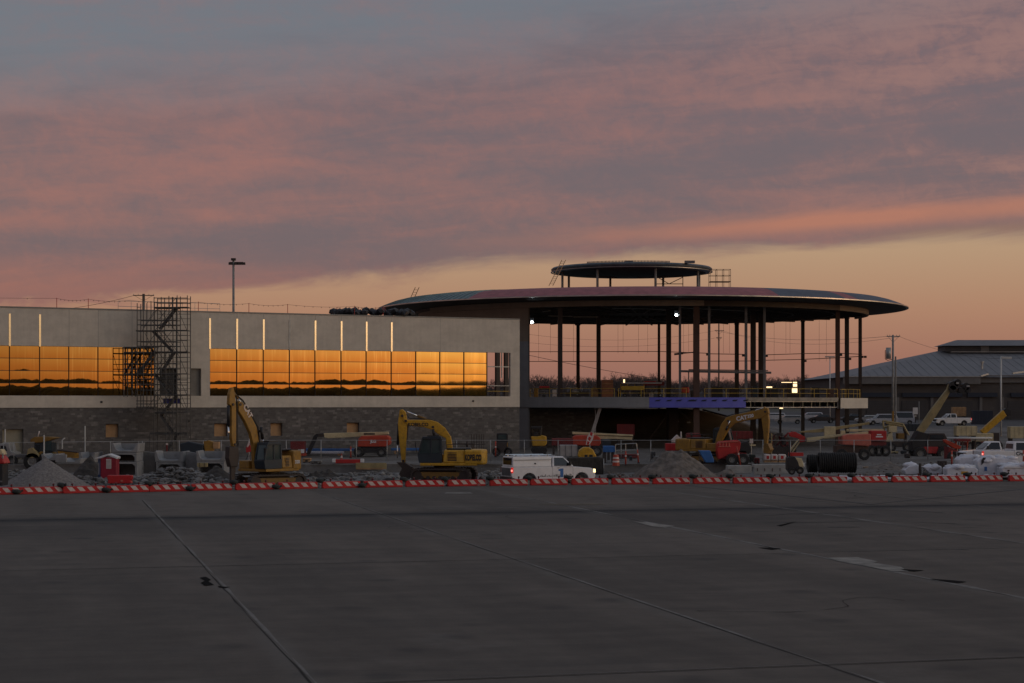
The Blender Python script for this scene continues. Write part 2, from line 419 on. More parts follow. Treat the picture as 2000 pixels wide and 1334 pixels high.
for kind, val in rl:
    cur = []
    for uu in us:
        if kind == 't':
            yy = 108
            for _ in range(12): yy = bar_y(uu*yy)+1.8
            yy = yy+val*(149.0-yy)
        else: yy = val
        cur.append(m_.b.verts.new((uu*yy, yy, 0 if (kind == 't' and val == 0) else gz(uu*yy, yy))))
    if prev:
        for i in range(len(us)-1): m_.b.faces.new((prev[i], prev[i+1], cur[i+1], cur[i]))
    prev = cur
tag(m_.build('ground', 'site', smooth=False), kind='structure')
# slab joints of the apron
def pq(p, q): return (p*cp-q*sp, p*sp+q*cp)
mat('joint', (.042,.038,.035), .95, spec=.1, var=.2); mat('sealant', (.15,.14,.125), .8, var=.3, vs=3); mat('marking', (.215,.20,.175), .9, var=.35, vs=1.4, dirt=.2); mat('tar', (.008,.008,.008), .95, spec=.05, var=0); mat('old_yellow', (.12,.095,.06), .8, var=.4)
def strip(name, pts, wd, m, z=.004, jit=.0):
    b_ = MB(); L = []; 
    for i, (x, y) in enumerate(pts):
        a = pts[max(0, i-1)]; c = pts[min(len(pts)-1, i+1)]; d = Vector((c[0]-a[0], c[1]-a[1])).normalized(); n_ = Vector((-d.y, d.x))*wd*(.5+random.uniform(-jit, jit))
        L.append((b_.b.verts.new((x+n_.x, y+n_.y, z)), b_.b.verts.new((x-n_.x, y-n_.y, z))))
    for a, c in zip(L[:-1], L[1:]): b_.b.faces.new((a[0], c[0], c[1], a[1]))
    return tag(b_.build(name, m), kind='structure')
for p in (-25.5,-15.45,-5.4,4.65,14.8,24.9,34.6,44.6,54.7):
    qs = [8+i*1.5 for i in range(60)]
    pts = [pq(p+random.uniform(-.02, .02), q) for q in qs]; pts = [a for a in pts if a[1] < bar_y(a[0])+1.6]
    strip('joint', pts, .035, 'joint', .004, .4); pl = [pq(p+.09, q) for q in qs]; pl = [a for a in pl if a[1] < bar_y(a[0])+1.6]
    strip('joint', pl, .16 if 20 < p < 40 else .06, 'sealant', .0045, .48)
for q in (32.7, 57.3, 81.9):
    for off, wd, mm in ((0, .035 if q < 80 else .09, 'joint'), (.16, .03, 'sealant')):
        pts = [pq(p, q+off) for p in range(-70, 90, 3)]; strip('joint', pts, wd if q < 80 else wd*1.6, mm, .009, .2)
strip('joint', [pq(p, 85.4) for p in range(-70, 90, 3)], .10, 'sealant', .009, .5)
def gp(px, py): Yd = CH*F/(py-HZ); return ((px-1000)/F*Yd, Yd)
def patch(name, pts, m, z=.013):
    b_ = MB(); b_.b.faces.new([b_.b.verts.new((*gp(*a), z)) for a in pts]); return tag(b_.build(name, m), kind='structure')
patch('marking', [(1236,1019),(1262,1020),(1318,1028),(1300,1031),(1276,1029)], 'marking')
patch('marking', [(1615,1090),(1675,1089),(1715,1097),(1705,1099),(1760,1108),(1775,1117),(1740,1116),(1690,1106),(1640,1097)], 'marking')
patch('marking', [(872,962),(918,962),(924,964.5),(868,964.3)], 'marking')
patch('marking', [(1060,984),(1180,984),(1180,986),(1055,986)], 'old_yellow')
for pts in ([(390,1129),(402,1127),(412,1133),(407,1136),(418,1143),(400,1145),(392,1139),(400,1135)], [(425,1145),(440,1147),(450,1147),(440,1149.5),(428,1148)], [(1480,1070),(1508,1070),(1526,1072),(1508,1074.5)], [(1815,1131),(1860,1134),(1888,1137),(1870,1140),(1846,1137)], [(1758,1112),(1806,1114.5),(1786,1117),(1768,1115)], [(1517,1027),(1548,1020),(1556,1019.5),(1526,1028)]):
    patch('tar_spill', pts, 'tar')
mat('skid', (.06,.058,.056), .8, var=.4); mat('rubber_trace', (.092,.080,.070), .9, var=.35, vs=2); mat('crack_fill', (.034,.032,.030), .95, var=.3, spec=.1)
rc = random.Random(77)
for i in range(12):
    p = rc.uniform(-22, 50); q = rc.uniform(24, 100); a = rc.choice((0, math.pi/2, rc.uniform(0, 3))); pts = []
    for k_ in range(rc.randint(8, 20)):
        pts.append(pq(p, q)); a += rc.gauss(0, .35); p += .45*math.cos(a); q += .45*math.sin(a)
    pts = [c for c in pts if c[1] < bar_y(c[0])+1]
    if len(pts) > 3: strip('crack', pts, .03, 'crack_fill', .0125, .45)
for pts, wd in (([(1480,1008),(1540,1004),(1620,1003)], .16), ([(1500,1021),(1620,1020),(1700,1017.5),(1790,1020),(1868,1023)], .13), ([(1618,1030),(1680,1029.5)], .16), ([(1700,996),(1800,999),(1846,1002)], .15), ([(1866,1074),(1892,1074)], .14),
                ([(1340,948),(1700,985),(2000,955)], .3)):
    strip('tyre_mark', [gp(*a) for a in pts], wd, 'skid', .014, .2)

# ================================================================== WING BUILDING
# stucco and masonry
def brick_mat():
    m = bpy.data.materials.new('masonry'); m.use_nodes = True; t = m.node_tree; b = t.nodes['Principled BSDF']
    tc = t.nodes.new('ShaderNodeTexCoord'); s_ = t.nodes.new('ShaderNodeSeparateXYZ'); t.links.new(tc.outputs['Object'], s_.inputs[0])
    x, y, z = (S(t, s_.outputs[i]) for i in range(3)); vec = comb(t, x+y, z, 0.0)
    br = t.nodes.new('ShaderNodeTexBrick'); t.links.new(vec.s, br.inputs['Vector'])
    br.inputs['Scale'].default_value = 1; br.inputs['Brick Width'].default_value = .42; br.inputs['Row Height'].default_value = .2; br.inputs['Mortar Size'].default_value = .012
    br.inputs['Color1'].default_value = (.080,.075,.071,1); br.inputs['Color2'].default_value = (.128,.120,.114,1); br.inputs['Mortar'].default_value = (.10,.095,.09,1)
    wn = t.nodes.new('ShaderNodeTexWhiteNoise'); wn.noise_dimensions = '2D'
    rw = (z/.2)._m('FLOOR'); cv = comb(t, (x/.42+rw*.5)._m('FLOOR'), rw, 0.0); t.links.new(cv.s, wn.inputs[0])
    big = noise(t, vec, .5, 5, .65); f = sstep(S(t, wn.outputs[0])+(big-.5)*1.5, .80, 1.05)
    c = mixc(t, f*.38, S(t, br.outputs[0]), (.30,.28,.265,1)); c = mixc(t, sstep(big, .5, .8)*.3, c, (.065,.06,.056,1))
    t.links.new(c.s, b.inputs['Base Color']); b.inputs['Roughness'].default_value = .88
    bn = t.nodes.new('ShaderNodeBump'); bn.inputs['Strength'].default_value = .6; bn.inputs['Distance'].default_value = .02; t.links.new(br.outputs['Fac'], bn.inputs['Height']); bn.invert = True
    t.links.new(bn.outputs[0], b.inputs['Normal']); return m
MT['brick'] = brick_mat()
def stucco(name, c):
    m = bpy.data.materials.new(name); m.use_nodes = True; t = m.node_tree; b = t.nodes['Principled BSDF']
    tc = t.nodes.new('ShaderNodeTexCoord'); P = S(t, tc.outputs['Object']); s_ = t.nodes.new('ShaderNodeSeparateXYZ'); t.links.new(P.s, s_.inputs[0])
    x, y, z = (S(t, s_.outputs[i]) for i in range(3))
    n1 = noise(t, comb(t, x*.5, z*.8, 0.0), 1, 5, .6); n2 = noise(t, comb(t, x*2.5, z*.25, 4.0), 1, 4, .6); n3 = noise(t, P, 3, 6, .7)
    k = sstep(n1*.5+n2*.25+n3*.25, .36, .64); lo = tuple(v*.86 for v in c)+(1,); hi = tuple(v*1.07 for v in c)+(1,)
    cc = mixc(t, k, lo, hi); st = sstep(n2*.6+n1*.4, .60, .72)*.25
    cc = mixc(t, st, cc, tuple(v*.6 for v in c)+(1,)); t.links.new(cc.s, b.inputs['Base Color']); b.inputs['Roughness'].default_value = .9
    bn = t.nodes.new('ShaderNodeBump'); bn.inputs['Strength'].default_value = .25; bn.inputs['Distance'].default_value = .02; t.links.new(noise(t, P, 40, 3, .6).s, bn.inputs['Height']); t.links.new(bn.outputs[0], b.inputs['Normal'])
    MT[name] = m
stucco('stucco', (.57,.52,.44)); stucco('stucco_grey', (.26,.265,.275)); stucco('stucco_tan', (.27,.22,.17)); stucco('stucco_door', (.27,.25,.19))
mat('trim_dark', (.03,.025,.025), .5, .3, var=0); mat('parapet', (.20,.20,.19), .5, .3, var=.1); mat('fin', (.95,.86,.70), .16, 1, var=.06, vs=3)
mat('recess', (.20,.19,.17), .9)
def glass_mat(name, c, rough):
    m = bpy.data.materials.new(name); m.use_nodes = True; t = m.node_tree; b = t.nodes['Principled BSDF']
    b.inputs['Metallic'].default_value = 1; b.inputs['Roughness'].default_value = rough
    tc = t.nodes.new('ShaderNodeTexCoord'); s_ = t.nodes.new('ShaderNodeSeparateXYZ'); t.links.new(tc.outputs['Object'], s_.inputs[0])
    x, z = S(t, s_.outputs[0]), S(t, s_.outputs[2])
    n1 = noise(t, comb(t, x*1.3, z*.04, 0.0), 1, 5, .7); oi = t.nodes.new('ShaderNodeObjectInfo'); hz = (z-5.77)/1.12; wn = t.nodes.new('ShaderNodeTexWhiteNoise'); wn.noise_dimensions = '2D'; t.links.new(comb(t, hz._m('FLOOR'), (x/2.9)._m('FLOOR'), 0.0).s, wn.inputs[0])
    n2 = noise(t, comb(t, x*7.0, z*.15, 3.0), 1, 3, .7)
    cc = mixc(t, sstep(n1, .50, .72)*.5, (*c, 1), tuple(min(1, v*1.3+.03) for v in c)+(1,)); cc = mixc(t, sstep(n2, .56, .68)*.55, cc, (.66,.54,.28,1)); cc = mixc(t, S(t, wn.outputs[0])*.22, cc, tuple(v*.72 for v in c)+(1,))  # pale vertical streaks paint reflected glints into the glass colour
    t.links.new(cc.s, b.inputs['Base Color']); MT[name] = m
glass_mat('window_glass', (.44,.275,.105), .015); glass_mat('window_glass_bright', (.50,.37,.14), .03)  # second tint paints a brighter, yellower sunset reflection into the right bays
AX, AY = -45.7, 160.0; DX, DY = .8847, .4661
def spx(px): u_ = (px-1000)/F; return (160*u_+45.7)/(DX-DY*u_)
wing = empty('terminal_wing', (AX, AY, 0), math.atan2(DY, DX), 'long two storey wing with cream upper wall, orange mirrored windows and dark masonry base', 'building')
S0 = -16.0; S1 = spx(1015); SB = 36.0
ZB, ZW0, ZW1, ZT = 4.68, 5.77, 10.25, 13.64
EL = [spx(-98), spx(-39), spx(19), spx(78), spx(135), spx(192), spx(246), spx(303)]; SL1 = EL[-1]
ER = [spx(p) for p in (410,463,515,566,616,667,716,765,813,860,907,952)]; SO0, SO1 = spx(952), spx(997)
def wx(*a): return MB().box(*a)
b_ = MB(); th = .4
b_.box(S0, S1, 0, th, ZW1, ZT); b_.box(S0, S1, 0, th, ZB, ZW0)
for a, c, z0, z1 in ((SL1, spx(312), ZW0, ZW1), (spx(346), spx(372), ZW0, ZW1), (spx(393), ER[0], ZW0, ZW1), (SO1, S1, ZW0, ZW1), (spx(312), spx(346), 8.25, ZW1), (spx(372), spx(393), 8.35, ZW1), (S0, EL[0], ZW0, ZW1)):
    b_.box(a, c, 0, th, z0, z1)
b_.build('upper_wall', 'stucco', wing)
wx(spx(372)-.0, spx(393), .3, .39, ZW0, 8.35).build('wall_recess', 'recess', wing)
wx(spx(312), spx(346), .3, .39, ZW0, 8.25).build('window', 'black', wing)
b_ = MB(); bz = [(spx(5), spx(46), 0, 2.75)]+[(spx(a), spx(c), 1.95, 3.2) for a, c in ((207,232),(419,444),(529,552),(678,702))]
cur = S0; bz2 = sorted(bz)
for a, c, z0, z1 in bz2:
    b_.box(cur, a, .06, .5, 0, ZB); b_.box(a, c, .06, .5, z1, ZB)
    if z0 > 0: b_.box(a, c, .06, .5, 0, z0)
    cur = c
b_.box(cur, S1, .06, .5, 0, ZB); b_.build('masonry_wall', 'brick', wing)
for i, (a, c, z0, z1) in enumerate(bz2):
    if z0 > 0:
        o = wx(a, c, .42, .46, z0, z1).build('boarded_opening', 'plywood', wing)
        wx(a, c, .07, .40, z1-.06, z1-.005).build('lintel', 'trim_dark', o)
    else: wx(a, c, .40, .45, 0, z1).build('roller_door', 'stucco_door', wing)
wx(S0, S1, -.04, .45, ZT, ZT+.12).build('parapet_cap', 'parapet', wing)
wx(S0, S1, .05, 22, ZT-.5, ZT-.02).build('roof', 'concrete', wing)
b_ = MB(); b_.box(S0, S0+.3, .41, 22, 0, ZT-.52); b_.box(S0, SB, 21.6, 22, 0, ZT-.52); b_.box(SB, SB+.3, .9, 21.5, ZW0, ZT-.52); b_.build('rear_wall', 'stucco', wing)
wx(S0, S1, .52, 21.5, 5.2, ZW0-.02).build('floor_slab', 'concrete', wing)
wx(S1-.45, S1-.01, .52, 6, 0, 5.15).build('end_wall', 'brick', wing)
def window(s0, s1, gm, wob):
    fw = .05
    f = MB()
    for i in range(5): z = ZW0+(ZW1-ZW0)*i/4; f.box(s0, s1, .055, .20, max(ZW0, z-fw/2), min(ZW1, z+fw/2))
    f.box(s0-.03, s0+.03, .05, .21, ZW0+.001, ZW1-.001); f.box(s1-.03, s1+.03, .05, .21, ZW0+.001, ZW1-.001)
    root = f.build('window', 'trim_dark', wing)
    g = MB(); hp = (ZW1-ZW0)/4
    for r in range(4):
        z0 = ZW0+hp*r; n = 8; tx, tz = random.uniform(-1, 1)*.0016, random.uniform(-1, 1)*.0006; ph = random.uniform(0, 6)
        vs = [[None]*(n+1) for _ in range(n+1)]
        for i in range(n+1):
            for j in range(n+1):
                u_ = i/n*2-1; v_ = j/n*2-1
                d = .0013*(1-v_*v_)*(1-.8*u_**4)*(.6+.4*wob)+.0010*(1-u_*u_)*wob+tx*u_+tz*v_+.0003*math.sin(3*u_+ph)
                vs[i][j] = g.b.verts.new((s0+(s1-s0)*i/n, .13-d, z0+hp*j/n))
        for i in range(n):
            for j in range(n): g.b.faces.new((vs[i][j], vs[i+1][j], vs[i+1][j+1], vs[i][j+1]))
        # keep rows apart so that each pane keeps its own curvature
        for row in vs:
            for v_ in row: v_.co.y += r*2e-4
    bmesh.ops.recalc_face_normals(g.b, faces=g.b.faces)
    me = bpy.data.meshes.new('glass'); g.b.to_mesh(me); g.b.free(); me.materials.append(MT[gm]); me.polygons.foreach_set('use_smooth', [True]*len(me.polygons))
    o = bpy.data.objects.new('glass', me); col.objects.link(o); o.parent = root
    return root
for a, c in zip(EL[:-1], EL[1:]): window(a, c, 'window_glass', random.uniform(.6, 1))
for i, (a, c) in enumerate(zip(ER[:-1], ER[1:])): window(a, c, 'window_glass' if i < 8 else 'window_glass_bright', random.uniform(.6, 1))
for p in (19, 78, 410, 463, 515, 566, 616, 667, 716, 765):
    s_ = spx(p); wx(s_-.085, s_+.085, -.035, -.002, ZW1-.05, 13.1).build('metal_fin', 'fin' if p != 566 else 'galv', wing)
wx(SO0, SO1, .1, .2, ZW0+1.05, ZW0+1.12).build('guard_rail', 'galv', wing); wx(SO0, SO1, .1, .2, ZW0+.5, ZW0+.55).build('guard_rail', 'yellow_rail', wing)
def wl(px, Yd): dx, dy = (px-1000)/F*Yd-AX, Yd-AY; return (dx*DX+dy*DY, -dx*DY+dy*DX)
for p0, p1, Yd, m, z0 in ((969, 978, 188, 'steel_dark', ZW0), (986, 994, 190, 'steel_dark', ZW0), (979, 980.8, 187, 'pole_white', 7.7)):
    a, c = wl(p0, Yd), wl(p1, Yd); wx(a[0], c[0]+.02, a[1]-.05, a[1]+(.3 if z0 < 7 else .05), z0, ZT-.55).build('interior_column', m, wing)
wx(SO0, SO1, .1, .2, 8.75, 8.85).build('guard_rail', 'galv', wing)
for p, z in ((198,5.1),(924,5.2),(370,3.3)): MB().box(spx(p)-.1, spx(p)+.1, -.06, .07 if z < 4 else -.004, z, z+.18).build('wall_box', 'black', wing)
for p in (135, 192, 258, 410, 463, 515, 566, 616, 667, 716, 765, 860): wx(spx(p)-.012, spx(p)+.012, -.001, .01, 10.27 if p > 400 else ZW1+.02, ZT-.02).build('control_joint', 'recess', wing)
# parapet safety line
for p in (116, 178, 394, 493, 569, 700, 756): MB().tube((spx(p), 1, ZT), (spx(p), 1, ZT+1.05), .03).build('safety_post', 'red', wing)
b_ = MB(); pl = [S0]+[spx(p) for p in (116,178,260,394,493,569,700,756)]
for a, c in zip(pl[:-1], pl[1:]):
    pts = [(a+(c-a)*i/8, 1, ZT+1.0-.15*(1-(2*i/8-1)**2)) for i in range(9)]; b_.path(pts, .012, 4)
    for q in pts[1:-1]: b_.tube((q[0], 1, q[2]-.10), (q[0], 1, q[2]+.02), .022, 4)
b_.build('safety_line', 'black', wing)
b_ = MB()
for z in (.45, .95): b_.tube((spx(240), 1.6, ZT+z), (spx(440), 1.6, ZT+z), .02)
for i in range(9): s_ = spx(240)+(spx(440)-spx(240))*i/8; b_.tube((s_, 1.6, ZT), (s_, 1.6, ZT+.95), .02)
b_.build('roof_railing', 'galv', wing)

# ================================================================== ROTUNDA
CX, CY = 16.1, 225.0
rot = empty('rotunda', (CX, CY, 0), 0, 'round unfinished terminal hall with broad saucer roof on dark steel columns', 'building')
def ang(px, r, far=False):      # angle on circle radius r of the image column px
    u_ = (px-1000)/F; A = u_*u_+1; Bq = -2*(u_*CX+CY); Cq = CX*CX+CY*CY-r*r; D = max(0, Bq*Bq-4*A*Cq)
    y = (-Bq+(1 if far else -1)*math.sqrt(D))/(2*A); return math.atan2(y-CY, u_*y-CX)
def rpt(px, r, far=False): a = ang(px, r, far); return (r*math.cos(a), r*math.sin(a))
def arc(name, prof, a0, a1, m, n=None, parent=rot, smooth=False):
    if a1 < a0: a1 += 2*math.pi
    return MB().lathe(prof, n or max(4, int((a1-a0)*18)), a0=a0, a1=a1).build(name, m, parent, smooth=smooth)
def ringp(r0, r1, z0, z1): return [(r0, z0), (r1, z0), (r1, z1), (r0, z1), (r0, z0)]
mat('roof_teal', (.15,.21,.22), .45, .4, var=.25, vs=.8); mat('roof_red', (.33,.12,.13), .8, var=.18, vs=1.3); mat('roof_blue', (.085,.10,.13), .6, .2, var=.2, vs=.5)
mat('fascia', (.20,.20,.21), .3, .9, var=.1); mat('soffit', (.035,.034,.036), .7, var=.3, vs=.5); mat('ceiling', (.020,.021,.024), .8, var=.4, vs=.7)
mat('deck_edge', (.26,.23,.19), .8, var=.25); mat('cupola_fascia', (.10,.12,.135), .4, .5, var=.15)
RP = [(32.85,16.72),(32.0,17.08),(31.0,17.45),(30.0,17.70),(28.5,17.88),(26,18.02),(20,18.22),(9,18.38),(.01,18.45)]
def sector(name, pa, pb, m):
    arc(name, RP, ang(pa, 31) if not isinstance(pa, float) else pa, ang(pb, 31) if not isinstance(pb, float) else pb, m)
sector('roof_panel', 935, 1505, 'roof_red'); sector('roof_panel', 1505, 1628, 'roof_blue'); sector('roof_panel', 1628, 1650, 'roof_red')
a_end = ang(1650, 31)
arc('roof_panel', RP, a_end, R(60), 'roof_blue', 24); arc('roof_panel', RP, R(60), ang(935, 31)+2*math.pi if ang(935, 31) < R(60) else ang(935, 31), 'roof_teal', 50)
# standing seams on the left metal panels
b_ = MB(); aL = ang(935, 31)
for i in range(46):
    a = aL-R(1.6)*(i+.5)
    for (r0, z0), (r1, z1) in zip(RP[:6], RP[1:7]): b_.bar((r0*math.cos(a), r0*math.sin(a), z0+.03), (r1*math.cos(a), r1*math.sin(a), z1+.03), .05, .07)
b_.build('roof_seam', 'roof_teal', rot)
arc('fascia', [(32.62,16.585),(32.86,16.60),(32.90,16.66),(32.84,16.735)], 0, 2*math.pi, 'fascia', 140)
mat('glint_metal', (.5,.46,.42), .35, 1, var=.25, vs=.6)
arc('glint_ring', ringp(32.88, 32.93, 16.60, 16.70), 0, 2*math.pi, 'glint_metal', 140)  # reflective ring added to give the roof rim a bright glint line
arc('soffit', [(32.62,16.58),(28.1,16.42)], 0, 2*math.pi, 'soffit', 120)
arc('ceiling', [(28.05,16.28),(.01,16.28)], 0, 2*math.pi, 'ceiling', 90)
b_ = MB()
for i in range(48):
    a = 2*math.pi*i/48
    b_.bar((6*math.cos(a), 6*math.sin(a), 16.12), (27.8*math.cos(a), 27.8*math.sin(a), 16.12), .18, .3)
for r in (9, 14, 19, 24):
    for i in range(40):
        a, c = 2*math.pi*i/40, 2*math.pi*(i+1)/40; b_.bar((r*math.cos(a), r*math.sin(a), 16.02), (r*math.cos(c), r*math.sin(c), 16.02), .14, .12)
b_.build('roof_beam', 'steel_dark', rot)
rb = ringp(27.9, 28.15, 15.78, 16.40)
arc('ring_beam', rb, ang(840, 28.1), ang(1375, 28.1), 'stucco_tan'); arc('ring_beam', rb, ang(1375, 28.1), ang(1640, 28.1), 'steel_dark')
arc('ring_beam', rb, ang(1640, 28.1), R(8), 'stucco_tan'); arc('ring_beam', ringp(27.9, 28.15, 16.12, 16.40), R(8), ang(840, 28.1)+2*math.pi if ang(840, 28.1) < 0 else ang(840, 28.1), 'steel_dark')
arc('hall_wall', ringp(27.6, 27.88, 12.0, 16.25), ang(812, 28), ang(1031, 28), 'stucco_tan')
arc('hall_wall', ringp(27.6, 27.9, 0, 12.0), ang(1009, 28), ang(1031, 28), 'stucco_grey')
# floor
MB().lathe([(.01,5.22),(27.6,5.22),(27.6,5.62),(.01,5.62)], 120).build('floor_slab', 'concrete', rot)
b_ = MB()
for i in range(30):
    x = -27+i*1.9; h = math.sqrt(max(.1, 27.2**2-x*x)); b_.bar((x, -h, 4.95), (x, h, 4.95), .16, .5)
b_.build('floor_beam', 'steel_dark', rot)
fb = ringp(27.62, 28.0, 4.58, 5.74)
arc('floor_band', fb, ang(1000, 28), ang(1268, 28), 'stucco_grey')
bw = arc('floor_band', ringp(27.62, 27.96, 4.58, 5.70), ang(1268, 28), ang(1457, 28), 'blue_wrap'); tag(bw, 'blue membrane covered stretch of floor edge')
for px in (1284,1306,1325,1348,1355,1374,1394,1414,1434,1455):
    x, y = rpt(px, 28.0); MB().hexa([(x-.30,y-.02,5.28),(x+.22,y-.02,5.30),(x+.22,y+.05,5.30),(x-.30,y+.05,5.28),(x-.12,y-.02,5.42),(x+.42,y-.02,5.47),(x+.42,y+.05,5.47),(x-.12,y+.05,5.42)]).build('membrane_mark', 'navy', bw)
arc('floor_band', ringp(27.62, 27.85, 5.30, 5.70), ang(1457, 28), ang(1640, 28), 'deck_edge')
b_ = MB()
for i in range(10):
    a = ang(1457, 28)+(ang(1640, 28)-ang(1457, 28))*(i+.5)/10; b_.bar((27.7*math.cos(a), 27.7*math.sin(a), 4.62), (27.7*math.cos(a), 27.7*math.sin(a), 5.28), .07, .07)
b_.build('edge_stud', 'cream', rot)
arc('edge_channel', ringp(27.6, 27.72, 4.55, 4.62), ang(1457, 28), ang(1640, 28), 'galv'); arc('edge_channel', ringp(27.6, 27.75, 5.2, 5.27), ang(1457, 28), ang(1640, 28), 'galv')
tag(arc('floor_band', ringp(27.62, 28.05, 4.45, 5.66), ang(1641, 28), R(3), 'stucco'), 'cream finished block at the end of the floor edge')
# columns: px, kind, radius in m, material, reaches ground
COLS = [(1094,'n',.26,'steel_dark',0),(1129,'f',.24,'steel_dark',0),(1169,'i',.25,'steel_dark',0),(1287,'f',.17,'steel_dark',1),(1306,'i',.28,'steel_dark',1),(1328,'n2',.13,'steel_grey',0),(1360,'n',.33,'steel_rust',1),
        (1385,'n2',.14,'steel_grey',0),(1439,'f',.27,'steel_dark',1),(1457,'n2',.15,'steel_grey',0),(1471,'i',.30,'steel_dark',1),(1486,'i2',.28,'steel_dark',1),(1493,'n2',.14,'steel_grey',0),(1568,'f',.22,'steel_dark',1),
        (1636,'n',.24,'steel_rust',1),(1654,'f2',.25,'steel_dark',1),(1680,'f2',.20,'steel_dark',1),(1524,'f',.14,'steel_dark',2)]
def colpos(px, k):
    if k == 'n': return rpt(px, 26.9)
    if k == 'n2': return rpt(px, 25.6)
    if k == 'f': return rpt(px, 26.9, True)
    if k == 'f2': Yd = 230.0
    elif k == 'i': Yd = 213.0
    else: Yd = 217.0
    return ((px-1000)/F*Yd-CX, Yd-CY)
for px, k, r, m, gr in COLS:
    x, y = colpos(px, k); b_ = MB(); z0 = 5.6 if gr == 0 else min(0.0, gz(CX+x, CY+y))-.1 if gr else 5.6
    z1 = 16.1 if gr < 2 else 5.2
    b_.box(x-r, x+r, y-r*.85, y-r*.62, z0, z1); b_.box(x-r, x+r, y+r*.62, y+r*.85, z0, z1); b_.box(x-r*.14, x+r*.14, y-r*.62, y+r*.62, z0, z1)
    if r > .2: b_.box(x-r*1.3, x+r*1.3, y-r*1.2, y+r*1.2, 15.9, 16.0); b_.box(x-r, x-r+.03, y-r*.62, y+r*.62, z0, z1); b_.box(x+r-.03, x+r, y-r*.62, y+r*.62, z0, z1)
    b_.build('column', m, rot)
x, y = colpos(1308, 'i'); MB().box(x-.15, x+.95, y-.5, y+.5, 0, 5.1).build('pier', 'steel_dark', rot)
def rp(px, py, Yd): v_ = W(px, py, Yd); return (v_.x-CX, v_.y-CY, v_.z)
b_ = MB()
b_.path([rp(1030,687,228), rp(1290,686.5,228), rp(1383,690,228)], .045); b_.path([rp(1030,706,232), rp(1287,706,232), rp(1465,705,232)], .045)
b_.path([rp(1383,691,224), rp(1452,692,224)], .05); b_.path([rp(1497,693,235), rp(1576,690.5,238), rp(1642,690,238), rp(1684,692,232)], .05); b_.path([rp(1465,705,236), rp(1497,703.6,236), rp(1565,702,238), rp(1633,699,236), rp(1682,696,230)], .05)
b_.build('bracing_pipe', 'steel_dark', rot)
b_ = MB()
b_.bar(rp(1317,692,200), rp(1334,690,200), .3, .22); b_.bar(rp(1334,690,200), rp(1366,687,200), .2, .12)
for px, py, Yd in ((1382,692,204),(1452,694,204),(1497,695,214),(1573,705,246),(1642,693,203),(1660,701,230),(1684,697,228),(1690,697,228)): p = rp(px, py, Yd); b_.box(p[0]-.16, p[0]+.16, p[2]*0+p[1]-.1, p[1]+.1, p[2]-.14, p[2]+.14)
b_.build('pipe_bracket', 'black', rot)
for px in (1052,1075,1120,1207,1217,1247,1265,1335,1345,1413,1425,1512,1535,1543,1600,1614): MB().tube(rp(px, 622, 243), rp(px, 690 if px % 2 else 706, 243), .014, 4).build('hanger_wire', 'black', rot)
# light steel canopy frame on the deck
b_ = MB(); b_.bar(rp(1330,725,206), rp(1506,728,206), .4, .25); b_.bar(rp(1345,722,210), rp(1500,724,210), .2, .12)
for px in (1345,1385,1457,1495): b_.tube(rp(px,727,206), rp(px,776,206), .07)
b_.build('canopy_frame', 'steel_grey', rot)
# railing
def rail(a0, a1, m, r=27.1, z=5.62, n=None, h=1.07, name='railing'):
    if a1 < a0: a1 += 2*math.pi
    n = n or max(2, int((a1-a0)*r/2.3)); b_ = MB(); P_ = [(r*math.cos(a0+(a1-a0)*i/n), r*math.sin(a0+(a1-a0)*i/n)) for i in range(n+1)]
    for x, y in P_: b_.tube((x, y, z), (x, y, z+h), .035, 6)
    for hh in (h, h*.52): b_.path([(x, y, z+hh) for x, y in P_], .028, 6)
    b_.build(name, m, rot)
rail(ang(1036, 27), ang(1200, 27), 'yellow_rail'); rail(ang(1208, 27), ang(1340, 27), 'yellow_rail'); rail(ang(1376, 27), ang(1634, 27), 'yellow_rail')
rail(ang(1643, 27), ang(1684, 27), 'yellow_rail', n=5); rail(ang(1643, 27)+.02, ang(1684, 27), 'yellow_rail', r=25.4, n=4); rail(R(20), R(160), 'steel_dark', r=27)
# lower level
b_ = MB(); b_.box(rp(1005,800,206)[0], rp(1160,800,206)[0], -20, -19.6, 0, 4.7); b_.build('lower_wall', 'brick', rot)
for a, c, Yd, wd, m in (((1172,797),(1156,848),199,.35,'galv'),((1163,800),(1163,858),200,.12,'galv'),((1308,803),(1268,858),210,.16,'steel_dark'),((1323,800),(1358,828),212,.14,'steel_dark'),((1372,800),(1438,818),216,.2,'steel_dark')):
    MB().bar(rp(*a, Yd), rp(*c, Yd), wd, wd).build('brace', m, rot)
for px, py in ((1322,823),(1345,825),(1526,797)): p = rp(px, py, 214); MB().box(p[0]-.2, p[0]+.2, p[1], p[1]+.1, p[2]-.08, p[2]+.08).build('work_light', 'warm_on' if px == 1526 else 'white', rot)
for px, py, Yd in ((1039,629.5,204),(1321,615.5,200)):
    p = rp(px, py, Yd); o = MB().blob((p[0], p[1], p[2]), .15, .15, .15, 0, 2).build('flood_light', 'lamp_on', rot, smooth=True); MB().box(p[0]-.22, p[0]+.22, p[1]+.1, p[1]+.3, p[2]+.16, p[2]+.5).build('bracket', 'black', o)
b_ = MB()
for a, c in (((1070,617),(1118,618)),((1060,609),(1075,607)),((1120,619),(1168,619)),((1195,602),(1300,604)),((1265,603),(1300,606)),((1330,601),(1460,608))):
    b_.tube(rp(*a, 205), rp(*c, 207), .045, 5)
b_.build('ceiling_glint_tube', 'galv', rot)  # pale tubes added to stand for glint lines on the ceiling
